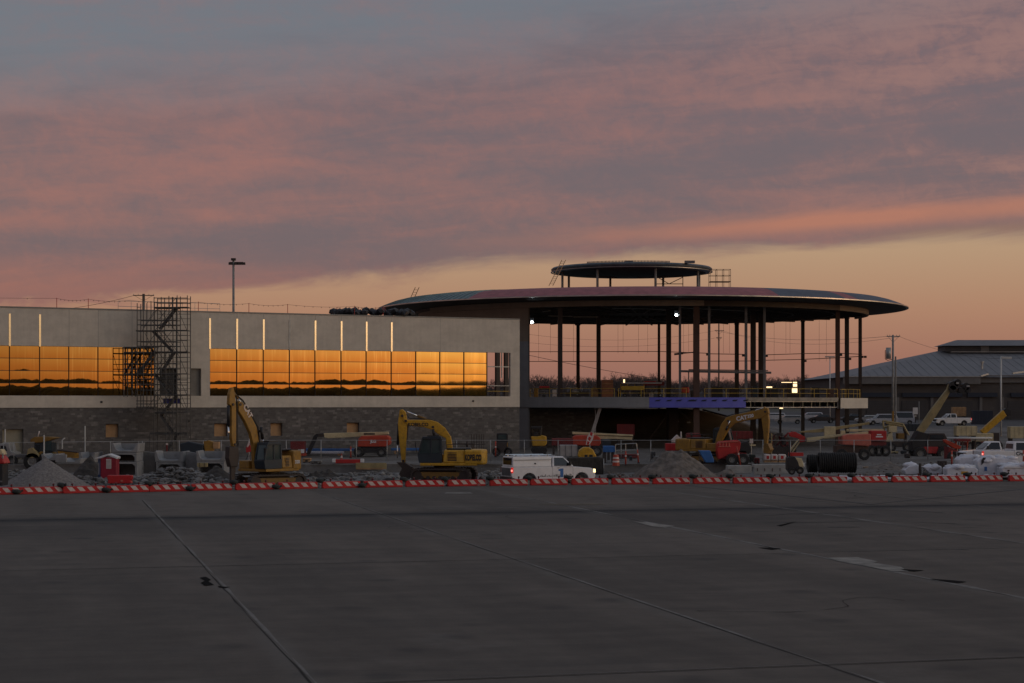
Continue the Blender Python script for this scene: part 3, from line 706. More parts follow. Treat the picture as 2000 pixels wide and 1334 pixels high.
# ladder + cupola
cx0 = -1.1
cup = MB().lathe([(.01,21.35),(9.3,21.35),(9.75,21.42),(10.05,21.62),(10.1,21.82),(9.9,22.0),(9.6,22.03),(.01,22.1)], 96, (cx0, 0, 0)).build('cupola_roof', 'cupola_fascia', rot)
MB().lathe([(.01,21.30),(9.25,21.30),(9.25,21.345),(.01,21.345)], 64, (cx0,0,0)).build('cupola_soffit', 'ceiling', cup)
MB().lathe([(9.98,21.40),(10.14,21.42),(10.14,21.5),(9.98,21.5)], 96, (cx0,0,0)).build('cupola_trim', 'fascia', cup)
b_ = MB()
for i in range(60):
    a = R(-127)+R(62)*i/60; x, y = cx0+9.75*math.cos(a), 9.75*math.sin(a); b_.box(x-.05, x+.05, y-.1, y+.1, 22.0, 22.2)
for px in (1232, 1342, 1352, 1225): p = rp(px, 512, 217); b_.box(p[0]-.3, p[0]+.3, p[1]-.3, p[1]+.3, 22.0, 22.3)
b_.build('cupola_decking', 'steel_grey', cup)
for i in range(8):
    a = R(-90-31+46*i if i < 3 else -90-31+45*i); x, y = cx0+9.0*math.cos(a), 9.0*math.sin(a)
    MB().tube((x, y, 18.2), (x, y, 21.4), .155, 10).build('cupola_column', 'pole_grey', rot, smooth=True)
b_ = MB(); y0 = -3.5
zz = lambda py: CH-(py-HZ)*222/F
xx = lambda px: (px-1000)/F*222-CX
for px in (1280, 1333): b_.tube((xx(px), y0, 18.2), (xx(px), y0, zz(540)), .05)
for a, c in (((1280,540),(1333,540)),((1280,555),(1333,555)),((1280,540),(1306,555)),((1306,555),(1333,542)),((1244,543),(1333,539)),((1145,539),(1205,542)),((1162,541),(1205,543))): b_.tube((xx(a[0]), y0, zz(a[1])), (xx(c[0]), y0, zz(c[1])), .045)
b_.build('cupola_bracing', 'steel_dark', rot)
def ladder(name, label, a, c, wd, m, Yd):
    t_ = empty(name, c, 0, label, 'ladder'); a = Vector(a)-Vector(c); b_ = MB(); off = Vector((wd/2, 0, 0))
    b_.tube(-off, a-off, .04); b_.tube(off, a+off, .04)
    n = int(a.length/.32)
    for i in range(1, n): b_.tube(a*i/n-off, a*i/n+off, .02, 4)
    b_.build('ladder_frame', m, t_)
ladder('ladder', 'long leaning ladder reaching up to the small upper roof ring', W(1101,508,212.0), W(1076,558,209), .45, 'wood', 0)
ladder('ladder', 'short ladder standing on the left slope of the saucer roof', W(815,561,212), W(806,581,212), .45, 'wood', 0)
def scaffold(name, label, px0, px1, Yd, ztop, zbase, lifts, bays, dep, m='galv', r=.035):
    x0 = (px0-1000)/F*Yd; x1 = (px1-1000)/F*Yd; t_ = empty(name, (x0, Yd, zbase), 0, label, 'scaffold'); H = ztop-zbase; Wd = x1-x0
    b_ = MB()
    for i in range(bays+1):
        for d in (0, dep): b_.tube((Wd*i/bays, d, 0), (Wd*i/bays, d, H), r, 6)
    b_.build('upright', m, t_); b_ = MB()
    for k in range(1, lifts+1):
        z = H*k/lifts
        for d in (0, dep): b_.tube((0, d, z), (Wd, d, z), r*.8, 5)
        for i in range(bays+1): b_.tube((Wd*i/bays, 0, z), (Wd*i/bays, dep, z), r*.8, 5)
    b_.build('ledger', m, t_); return t_, Wd, H
t_, Wd, H = scaffold('roof_scaffold', 'small open scaffold standing on the saucer roof beside the upper ring', 1387, 1427, 213, W(0,526,213).z, 18.1, 4, 3, 1.5, 'steel_rust', .03)
MB().box(0, Wd, 0, 1.5, H*.48, H*.48+.06).build('platform', 'wood', t_)
# stuff on wing roof: dark roll of material under the saucer's left edge
t_ = T('roofing_pile', 'dark heap of roofing material on the wing roof under the saucer roof', 'building material', 690, 179, 13.62)
b_ = MB()
for i in range(26):
    px = 652+i*6+random.uniform(-2, 2); p = t_.p(px, 607, random.uniform(-1, 1)); b_.blob((p.x, p.y, .35+random.uniform(0, .35)), .5, .5, .38, .2)
b_.build('pile', 'black', t_.o)
t_.multi('post', [((x, 613), (x, 600)) for x in (658, 664, 676, 683, 700, 712, 734, 752)], .03, 'red')

# ================================================================== STAIR SCAFFOLD
YS = 163.5
st = T('stair_scaffold', 'tall stair scaffold tower standing against the cream wing wall', 'scaffold', 325, YS, 0)
gzz_ = 785+CH*F/YS
b_ = MB()
def up(px, y0, y1, b_, ds=(0, 1.6)):
    for d in ds: b_.tube(st.p(px, y0, d), st.p(px, y1, d), .042, 5)
for px, y0, y1 in ((301,580,gzz_),(315,580,735),(324,690,gzz_),(338,580,gzz_),(346,577,gzz_),(366,577,gzz_),(295,588,800),(280,590,800),(268,592,800),(242,677,775),(258,677,775),(330,578,640)): up(px, y0, y1, b_)
b_.build('upright', 'scaffold_steel', st.o)
b_ = MB()
def led(px0, px1, y, ds=(0, 1.6), r=.036):
    for d in ds: b_.tube(st.p(px0, y, d), st.p(px1, y, d), r, 5)
for y in (582, 591): led(301, 366, y)
for y in (600, 645, 687, 730, 771, 805, 846): led(301, 366, y)
for y in (625, 634.5, 667, 676, 710, 720, 740, 751, 762): led(268, 346, y)
for y in (678, 688, 710, 720, 730): led(242, 300, y)
for y in (783, 789, 795): led(266, 300, y)
for y in (655, 665, 698, 707, 742, 752, 762): led(346, 366, y, (0,))
led(293, 366, 846); led(293, 366, 848, (0,)); up(293, 847, gzz_, b_, (0,))
for px in (301, 346, 366, 268):
    for y in (600, 645, 687, 730, 771): b_.tube(st.p(px, y, 0), st.p(px, y, 1.6), .026, 5)
b_.build('ledger', 'scaffold_steel', st.o)
b_ = MB()
for y0 in (645, 687, 730, 771, 812):
    b_.tube(st.p(303, y0, 0), st.p(337, y0-42, 0), .024, 5); b_.tube(st.p(337, y0, 1.6), st.p(303, y0-42, 1.6), .024, 5); b_.tube(st.p(270, y0, 1.6), st.p(300, y0-42, 1.6), .024, 5)
    for q in (12, 24, 33): b_.tube(st.p(301, y0-q, 1.6), st.p(366, y0-q, 1.6), .022, 5)
b_.build('rear_brace', 'scaffold_steel', st.o)
b_ = MB()
for y0, y1 in ((604, 645), (690, 730), (733, 771), (775, 805), (648, 687), (755, 798)): b_.tube(st.p(347, y0, 0), st.p(365, y1, 0), .024, 5)
for a, c in (((302,795),(322,760)),((302,760),(322,800)),((328,730),(346,771)),((312,771),(346,735)),((302,690),(315,728)),((268,735),(300,700)),((242,690),(258,728)),((258,733),(280,760)),((242,735),(262,770)),((283,650),(300,685)),((320,648),(345,685)),((300,610),(280,640)),((302,733),(330,770))):
    b_.tube(st.p(*a, 0), st.p(*c, 0), .024, 5)
b_.build('diagonal_brace', 'scaffold_steel', st.o)
b_ = MB()
for px0, px1, y in ((301,346,600.5),(346,366,599),(265,315,645),(301,366,687.5),(242,300,688),(242,346,730.5),(301,366,771),(266,300,797),(301,346,806)): p, q = st.p(px0, y, 0), st.p(px1, y, 0); b_.box(p.x, q.x, .05, 1.55, p.z-.09, p.z)
b_.build('platform', 'scaffold_steel', st.o)
def flight(a, c, d0=.3, d1=1.0):
    b_ = MB(); p, q = st.p(*a), st.p(*c)
    for d in (d0, d1): b_.bar((p.x, d, p.z), (q.x, d, q.z), .05, .18)
    n = int(abs(p.z-q.z)/.2)
    for i in range(n+1):
        x = p.x+(q.x-p.x)*(i+.5)/(n+1); z = p.z+(q.z-p.z)*(i+.5)/(n+1); b_.box(x-.14, x+.14, d0, d1, z, z+.04)
    b_.tube((p.x, d0, p.z+.9), (q.x, d0, q.z+.9), .025, 5); b_.build('stair_flight', 'scaffold_steel', st.o)
for a, c in (((343,600),(310,642)),((296,646),(334,686)),((338,688),(311,729)),((298,689),(267,729)),((300,731),(332,770)),((343,772),(312,812)),((312,812),(335,845)),((346,846),(315,893))): flight(a, c)
tag(st.box('tarp', 312, 778, 346, 788, 1.7, 1.75, 'blue_wrap'), 'blue tarp hung under the dark window')

# ================================================================== FENCE
FP = [7,27,85,113,166,216,278,350,397,432,495,559,627,696,756,824,892,958,1024,1090,1152,1213,1271,1330,1388,1433,1490,1544,1602,1668,1740,1812,1870]
def fy(px): return 157+ (0 if px > 500 else -(500-px)/500*9)
fe = empty('chain_link_fence', (0, 157, 0), 0, 'long galvanised chain link construction fence running across the site in front of the building', 'fence')
tops = []
for px in FP:
    v_ = W(px, 860, fy(px)); x, y = v_.x, v_.y; zt = 1.84
    MB().tube((x, y-157, -.05), (x, y-157, zt+.04), .032, 8).build('post', 'galv', fe, smooth=True); tops.append((x, y-157, zt))
b_ = MB(); b_.path(tops, .024, 6); b_.build('top_rail', 'galv', fe)
mat('mesh_wire', (.13,.13,.13), .6, .3, var=0)
b_ = MB()
for (x0, y0, z0), (x1, y1, z1) in zip(tops[:-1], tops[1:]):
    L = math.hypot(x1-x0, y1-y0); n = int(L/.16); dx, dy = (x1-x0)/L, (y1-y0)/L; H = 1.78
    for i in range(-int(H/.16), n):
        for sgn in (1, -1):
            s0, s1 = i*.16, i*.16+H; z0_, z1_ = (.04, .04+H)
            if s0 < 0: z0_ += -s0; s0 = 0
            if s1 > L: z1_ -= s1-L; s1 = L
            if s1 <= s0: continue
            if sgn < 0: z0_, z1_ = 1.86-z0_, 1.86-z1_
            w_ = .0035
            f_ = [b_.b.verts.new((x0+dx*s+o, y0+dy*s, z)) for s, z, o in ((s0, z0_, -w_), (s0, z0_, w_), (s1, z1_, w_), (s1, z1_, -w_))]; b_.b.faces.new(f_)
b_.build('wire_mesh', 'mesh_wire', fe)

# ================================================================== BARRICADES
def ordinal(n):
    return f"{n}{'th' if 10 <= n % 100 <= 20 else {1:'st',2:'nd',3:'rd'}.get(n % 10, 'th')}"
LB = 2.42; HB = .40
def make_barricade():
    root = empty('barricade', (0,0,0))
    MB().prism([(-LB/2+.02,0),(LB/2-.02,0),(LB/2,.05),(LB/2-.02,HB),(-LB/2+.02,HB),(-LB/2,.05)], -.13, .13).build('body', 'barricade_red', root, bevel=.03)
    MB().box(-LB/2+.04, LB/2-.04, -.17, .17, 0, .10).build('base', 'barricade_red', root, bevel=.02)
    b_ = MB()
    for i in range(4):
        x = -LB/2+.30+i*.56; b_.prism([(x+.13,.12),(x+.43,.12),(x+.22,HB-.04),(x-.08,HB-.04)], -.136, -.1302)
        b_.prism([(x+.13,.12),(x+.43,.12),(x+.22,HB-.04),(x-.08,HB-.04)], .1302, .136)
    b_.build('stripe', 'stripe_white', root)
    for x in (-LB/4-.05, LB/4+.05):
        l = MB().tube((x, 0, HB), (x, 0, HB+.06), .03).build('lamp_stem', 'black', root)
        MB().tube((x, 0, HB+.06), (x, 0, HB+.17), .06, 10, .05).build('warning_lamp', 'led_red', l, smooth=True)
    return root
def make_bag():
    root = empty('sandbag', (0,0,0))
    b_ = MB(); b_.blob((0,0,0), .25, .2, .11, .14, 2, 5); b_.build('sack', 'sandbag', root, smooth=True)
    MB().tube((.2,0,.02), (.29,.02,.07), .035, 6, .06).build('tied_neck', 'sandbag', root)
    return root
# seam positions measured along the row
seam_px = [-38,38,122,208,290,372,455,540,624,707,789,869,953,1032,1112,1191,1270,1350,1428,1505,1580,1658,1736,1812,1888,1962,2040]
def row_pt(px):
    y = 110.0
    for _ in range(30): y = bar_y((px-1000)/F*y)
    return ((px-1000)/F*y, y)
proto = make_barricade(); bag = make_bag()
for i, (a, c) in enumerate(zip(seam_px[:-1], seam_px[1:])):
    p, q = row_pt(a), row_pt(c); o = proto if i == 0 else copy_tree(proto)
    rz = math.atan2(q[1]-p[1], q[0]-p[0]); L = math.hypot(q[0]-p[0], q[1]-p[1])
    o.location = ((p[0]+q[0])/2+random.uniform(-.03,.03), (p[1]+q[1])/2+random.uniform(-.10,.10), 0.0); o.rotation_euler = (0, 0, rz+random.uniform(-.035,.035))
    tag(o, f'low red and white striped barricade, {ordinal(i+1)} from the left in the row along the apron', 'barricade', 'low striped barricades along the apron edge')
for i, a in enumerate(seam_px[1:-1]):
    p = row_pt(a); o = bag if i == 0 else copy_tree(bag)
    fl = i in (2, 0)
    o.location = (p[0]+random.uniform(-.15,.15), p[1]-.04, HB+.07 if i % 2 or i > 9 else HB*.55)
    if not (i % 2 or i > 9): o.location.y -= .3; o.location.z = .16; o.scale = (1.15, 1, 1.3)
    o.rotation_euler = (0, random.uniform(-.1,.1), random.uniform(-.5,.5))
    tag(o, f'dark ballast bag lying over a joint of the striped barricades, {ordinal(i+1)} bag from the left', 'sandbag', 'dark bags holding down the barricade row')

# ================================================================== EXCAVATORS
def track(parent, yc, L=4.0, H=.86, wd=.6, x0=0, m='steel_dark'):
    r = H/2; pts = []
    for i in range(11): a = -math.pi/2+math.pi*i/10; pts.append((x0+L/2-r+r*math.cos(a), r+r*math.sin(a)))
    for i in range(11): a = math.pi/2+math.pi*i/10; pts.append((x0-L/2+r+r*math.cos(a), r+r*math.sin(a)))
    inner = [(x0+(x-x0)*.93, r+(z-r)*.78) for x, z in pts]
    b_ = MB(); A = [[b_.b.verts.new((x, yc+s*wd/2, z)) for x, z in ring] for ring in (pts, inner) for s in (-1, 1)]
    n = len(pts)
    for i in range(n):
        j = (i+1) % n; b_.b.faces.new((A[0][i], A[0][j], A[1][j], A[1][i])); b_.b.faces.new((A[2][i], A[3][i], A[3][j], A[2][j]))
        b_.b.faces.new((A[0][i], A[2][i], A[2][j], A[0][j])); b_.b.faces.new((A[1][i], A[1][j], A[3][j], A[3][i]))
    # grousers
    per = []; 
    for i in range(n): per.append((Vector((*pts[i],)), Vector((*pts[(i+1) % n],))))
    tot = sum((q-p).length for p, q in per); step = tot/46; acc = 0
    for p, q in per:
        L_ = (q-p).length
        while acc < L_ and L_ > 1e-6:
            c = p+(q-p)*acc/L_; d = (q-p)/L_; nn = Vector((d.y, -d.x)); e = d*.03
            b_.prism([(c-e)[:], (c+e)[:], (c+e+nn*.045)[:], (c-e+nn*.045)[:]], yc-wd/2+.01, yc+wd/2-.01); acc += step
        acc -= L_
    o = b_.build('track', m, parent)
    MB().prism([(x0-L/2+.5,.22),(x0+L/2-.5,.22),(x0+L/2-.4,.45),(x0+L/2-.6,.64),(x0-L/2+.6,.64),(x0-L/2+.4,.45)], yc-wd*.3, yc+wd*.3).build('track_frame', 'yellow_dark', o, bevel=.02)
    b_ = MB()
    for i in range(7): b_.tube((x0-L/2+.75+i*(L-1.5)/6, yc-wd*.36, .26), (x0-L/2+.75+i*(L-1.5)/6, yc+wd*.36, .26), .13, 12)
    for s in (-1, 1): b_.tube((x0+s*(L/2-.45), yc-wd*.32, .43), (x0+s*(L/2-.45), yc+wd*.32, .43), .30, 16)
    b_.build('roller', 'steel_dark', o)
    return o
def excavator(name, label, px, Yd, z0, rz, trz, ym, cab=True, lower=True, tl=1.0, hh=0.0):
    """px: image column of the slew axis, rz heading of the house, trz heading of the tracks"""
    x0 = (px-1000)/F*Yd; root = empty(name, (x0, Yd, z0), rz, label, 'excavator')
    if lower:
        und = MB().box(-1.0, 1.0, -.85, .85, .35, .85).build('undercarriage', 'steel_dark', root, bevel=.05)
        MB().lathe([(.01,.85),(.7,.85),(.7,1.06),(.01,1.06)], 24).build('slew_ring', 'steel_dark', root)
        und.rotation_euler = (0, 0, trz-rz)
        for s in (-1, 1): track(und, s*1.1)
    MB().slab([(-2.2*tl,-1.3),(1.55,-1.3),(1.55,1.3),(-2.2*tl,1.3)], 1.06, 1.24).build('deck', ym, root, bevel=.03)
    # engine housing with louvres and a rounded counterweight
    hd = MB().hexa([(-1.36*tl,-1.28,1.245),(.05,-1.28,1.245),(.05,1.28,1.245),(-1.36*tl,1.28,1.245),(-1.36*tl,-1.15,2.08),(.0,-1.15,2.08),(.0,1.15,2.08),(-1.36*tl,1.15,2.08)]).build('engine_housing', ym, root, bevel=.07)
    for s in (-1, 1):
        b_ = MB()
        for i in range(6): b_.box(-.85*tl, -.25, s*1.28-(.02 if s > 0 else -.005), s*1.28+(.005 if s > 0 else -.02), 1.38+i*.1, 1.43+i*.1)
        b_.build('louvre', 'black', hd)
    tp = MB(); tp.box(-1.8*tl, -.2, -.9, .9, 2.085+hh, 2.2+hh); tp.build('hood', 'black', root, bevel=.05)
    MB().tube((-1.5, -.5, 2.25), (-1.5, -.5, 2.62), .07, 10).build('exhaust', 'steel_dark', root, smooth=True)
    b_ = MB()
    for s in (-1, 1): b_.path([(-1.9, s*.95, 2.14), (-1.9, s*.95, 2.45), (-.2, s*.95, 2.45), (-.2, s*.95, 2.14)], .022, 6)
    b_.build('handrail', 'steel_dark', root)
    cw = MB(); prof = [(-1.35*tl,-1.32),(-2.5*tl,-1.31),(-2.74*tl,-1.0),(-2.84*tl,-.4),(-2.84*tl,.4),(-2.74*tl,1.0),(-2.5*tl,1.31),(-1.35*tl,1.32)]
    cw.slab(prof, 1.12, 2.10+hh); cw = cw.build('counterweight', ym, root, bevel=.12, segs=3)
    if cab:
        c = MB(); q = [(.12,.35),(1.62,.35),(1.62,1.30),(.12,1.30)]
        # frame: posts, roof, lower panels
        c.prism([(.12,1.25),(1.62,1.25),(1.72,1.75),(1.70,1.85),(.12,1.85)], .35, 1.30)
        c.prism([(.12,2.80),(1.45,2.80),(1.40,2.96),(.2,2.98)], .33, 1.32)
        for x0_, x1_, xa, xb in ((.12,.24,.14,.26),(.78,.88,.78,.88)):
            for y in (.36, 1.22): c.hexa([(x0_,y,1.85),(x1_,y,1.85),(x1_,y+.08,1.85),(x0_,y+.08,1.85),(xa,y,2.8),(xb,y,2.8),(xb,y+.08,2.8),(xa,y+.08,2.8)])
        for y in (.36, 1.22): c.hexa([(1.60,y,1.85),(1.70,y,1.85),(1.70,y+.08,1.85),(1.60,y+.08,1.85),(1.36,y,2.8),(1.45,y,2.8),(1.45,y+.08,2.8),(1.36,y+.08,2.8)])
        cb = c.build('cab', 'blue_dark', root, bevel=.02)
        MB().prism([(.17,1.80),(1.63,1.80),(1.40,2.82),(.17,2.82)], .40, 1.25).build('cab_glass', 'glass_teal', cb)
        MB().box(.3, 1.1, .5, 1.1, 2.98, 3.05).build('roof_hatch', 'black', cb)
        MB().tube((1.75, 1.3, 1.9), (1.85, 1.5, 2.5), .02).build('mirror_arm', 'black', cb); MB().box(1.82, 1.86, 1.42, 1.58, 2.3, 2.62).build('mirror', 'black', cb)
    MB().box(.1, 1.5, -1.28, -.35, 1.245, 1.75).build('tool_box', ym, root, bevel=.05)
    sc_ = F/Yd; by = HZ+(CH-z0)*sc_
    def L(a, c):
        ua = (a-1000)/F; x = (ua*Yd-x0)/(math.cos(rz)-ua*math.sin(rz)); return (x, CH-(c-HZ)/F*(Yd+x*math.sin(rz))-z0)
    return root, L, cw, hd
YPI = math.pi
def hoses(root, pts, L, ys=(-.1, .1), r=.025, name='hydraulic_hose'):
    for y in ys:
        P3 = [(L(a, c)[0], y+random.uniform(-.03,.03), L(a, c)[1]+random.uniform(0,.04)) for a, c in pts]; MB().path(P3, r, 5).build(name, 'black', root)
def pins(root, pts, L, w_=.3, r=.09):
    for a, c in pts: q = L(a, c); MB().tube((q[0], -w_, q[1]), (q[0], w_, q[1]), r, 10).build('pivot_pin', 'steel_dark', root)
def cyl(root, a, c, r, name='hydraulic_cylinder', y=0, k=.55, rod='chrome', body='black'):
    a3, c3 = Vector((a[0], y, a[1])), Vector((c[0], y, c[1])); m = a3.lerp(c3, k)
    o = MB().tube(a3, m, r, 10).build(name, body, root, smooth=True); MB().tube(m, c3, r*.55, 8).build('rod', rod, o, smooth=True)
# breaker excavator
root, L, cw, hd = excavator('excavator', 'yellow excavator with tall folded arm carrying a hydraulic breaker, in front of the gold windows', 526, 117.5, -.38, R(232), R(215), 'yellow', tl=.66, hh=.3)
P_ = lambda pts: [L(*a) for a in pts]
bm_ = MB().prism(P_([(463,783),(470,785),(486,809),(499,835),(504,868),(505,918),(495,918),(492,868),(487,847),(476,823),(463,802)]), -.15, .15).build('boom', 'yellow', root, bevel=.05)
sk_ = MB().prism(P_([(450,757),(454,757),(456,768),(459,794),(459,855),(458,872),(453,872),(450,855),(450,794),(445,790),(446,770)]), -.13, .13).build('stick', 'yellow', root, bevel=.04)
cyl(root, L(446,792), L(446.5,858), .10, y=0, k=.6); cyl(root, L(503,834), L(509,880), .10, y=.33, k=.5); cyl(root, L(503,834), L(509,880), .10, y=-.33, k=.5)
cyl(root, L(455,766), L(474,790), .09, y=0, k=.5, body='yellow_dark')
br = MB().prism(P_([(444,872),(462,872),(463,895),(460,912),(447,912),(443,895)]), -.2, .2).build('breaker', 'steel_dark', root, bevel=.05)
MB().prism(P_([(450,912),(459,912),(457,943),(453,947),(450,940)]), -.08, .08).build('chisel', 'steel_dark', br, bevel=.02)
MB().path([(*[(L(461,850)[0])],-.25,L(461,850)[1]),(L(468,862)[0],-.3,L(468,862)[1]),(L(462,876)[0],-.3,L(462,876)[1])], .04).build('hose', 'black', root)
text('CAT', .5, bm_, (L(478,812)[0], .16, L(478,806)[1]), (R(90), R(55), R(180)), 'stripe_white', bold=.02)
b_ = text('320', .3, cw, (-1.25, 1.335, 1.55), (R(90), 0, R(180)), 'white', bold=.01)
hoses(root, [(507,915),(506,868),(502,834),(488,807),(472,782),(460,772),(462,800),(462,855),(464,868),(460,880)], L, (-.08, .02, .1)); pins(root, [(466,790),(452,790),(502,842),(456,868)], L, .2)
# yellow excavator with bucket
root, L, cw, hd = excavator('excavator', 'yellow excavator with black company lettering on its counterweight and bucket resting beside the white pickup', 868, 119, -.05, YPI, R(170), 'kyellow')
P_ = lambda pts: [L(*a) for a in pts]
bm_ = MB().prism(P_([(786,801),(793,820),(841,820),(855,824),(870,836),(881,853),(885,880),(872,880),(871,856),(859,850),(845,840),(828,834),(799,832),(786,822)]), -.24, .24).build('boom', 'kyellow', root, bevel=.05)
MB().prism(P_([(780.7,801),(786,799),(793,805),(796,827),(794,858),(791.7,904),(785,904),(779.6,858),(777.4,827)]), -.2, .2).build('stick', 'kyellow', root, bevel=.04)
cyl(root, L(837,821), L(795,804), .09, k=.5, body='yellow_dark'); cyl(root, L(846,838), L(851,866), .09, y=.3, k=.5); cyl(root, L(778,828), L(776,895), .08, k=.6)
bk = MB().prism(P_([(775,902),(792,903),(806,912),(811,926),(800,935),(788,937),(780,925),(786,914)]), -.55, .55).build('bucket', 'steel_dark', root, bevel=.03)
b_ = MB()
for i in range(5): y = -.5+i*.25; a = L(810,927); c = L(815,920); b_.hexa([(a[0]-.06,y-.05,a[1]-.06),(a[0]+.06,y-.05,a[1]-.06),(a[0]+.06,y+.05,a[1]-.06),(a[0]-.06,y+.05,a[1]-.06),(c[0]-.02,y-.02,c[1]),(c[0]+.02,y-.02,c[1]),(c[0]+.02,y+.02,c[1]),(c[0]-.02,y+.02,c[1])])
b_.build('bucket_teeth', 'steel_grey', bk)
text('KOBELCO', .52, cw, (-1.93, 1.325, 1.42), (R(90), 0, R(180)), 'black', bold=.03, sx=.46)
text('KOBELCO', .30, bm_, (L(817,832)[0], .25, L(817,832)[1]), (R(90), 0, R(180)), 'black', bold=.01)
hoses(root, [(880,852),(869,835),(854,824),(840,819),(800,818),(790,806),(797,830),(795,860)], L); pins(root, [(786,812),(846,834),(788,900),(793,822)], L)
# third excavator
root, L, cw, hd = excavator('excavator', 'yellow excavator seen from its engine side, arm arching right over red machinery', 1387, 151, 0, R(-25), R(-25), 'yellow', cab=True)
P_ = lambda pts: [L(*a) for a in pts]
bm_ = MB().prism(P_([(1398,866),(1402,850),(1410,828),(1420,815),(1432,811),(1462,805),(1488,800),(1500,796),(1503,808),(1488,817),(1455,822),(1434,828),(1424,838),(1414,855),(1407,868)]), -.24, .24).build('boom', 'yellow', root, bevel=.05)
MB().prism(P_([(1489,802),(1494,794),(1500,803),(1503,820),(1502,840),(1499,870),(1502,884),(1497,886),(1494,866),(1491,838),(1488,815)]), -.2, .2).build('stick', 'yellow', root, bevel=.04)
MB().prism(P_([(1494,868),(1503,866),(1508,878),(1502,886),(1494,884)]), -.5, .5).build('bucket', 'yellow_dark', root, bevel=.03)
cyl(root, L(1420,840), L(1428,822), .09, y=-.3, k=.4); cyl(root, L(1455,808), L(1490,797), .08, k=.5, body='yellow_dark')
text('CAT', .48, bm_, (L(1451,820)[0], -.25, L(1451,820)[1]), (R(90), R(-11), 0), 'white', bold=.02)
text('320', .36, bm_, (L(1468,815)[0], -.25, L(1468,815)[1]), (R(90), R(-11), 0), 'white', bold=.015)

hoses(root, [(1404,850),(1412,828),(1421,813),(1433,809),(1462,803),(1488,797)], L); pins(root, [(1496,804),(1424,822),(1498,868)], L)
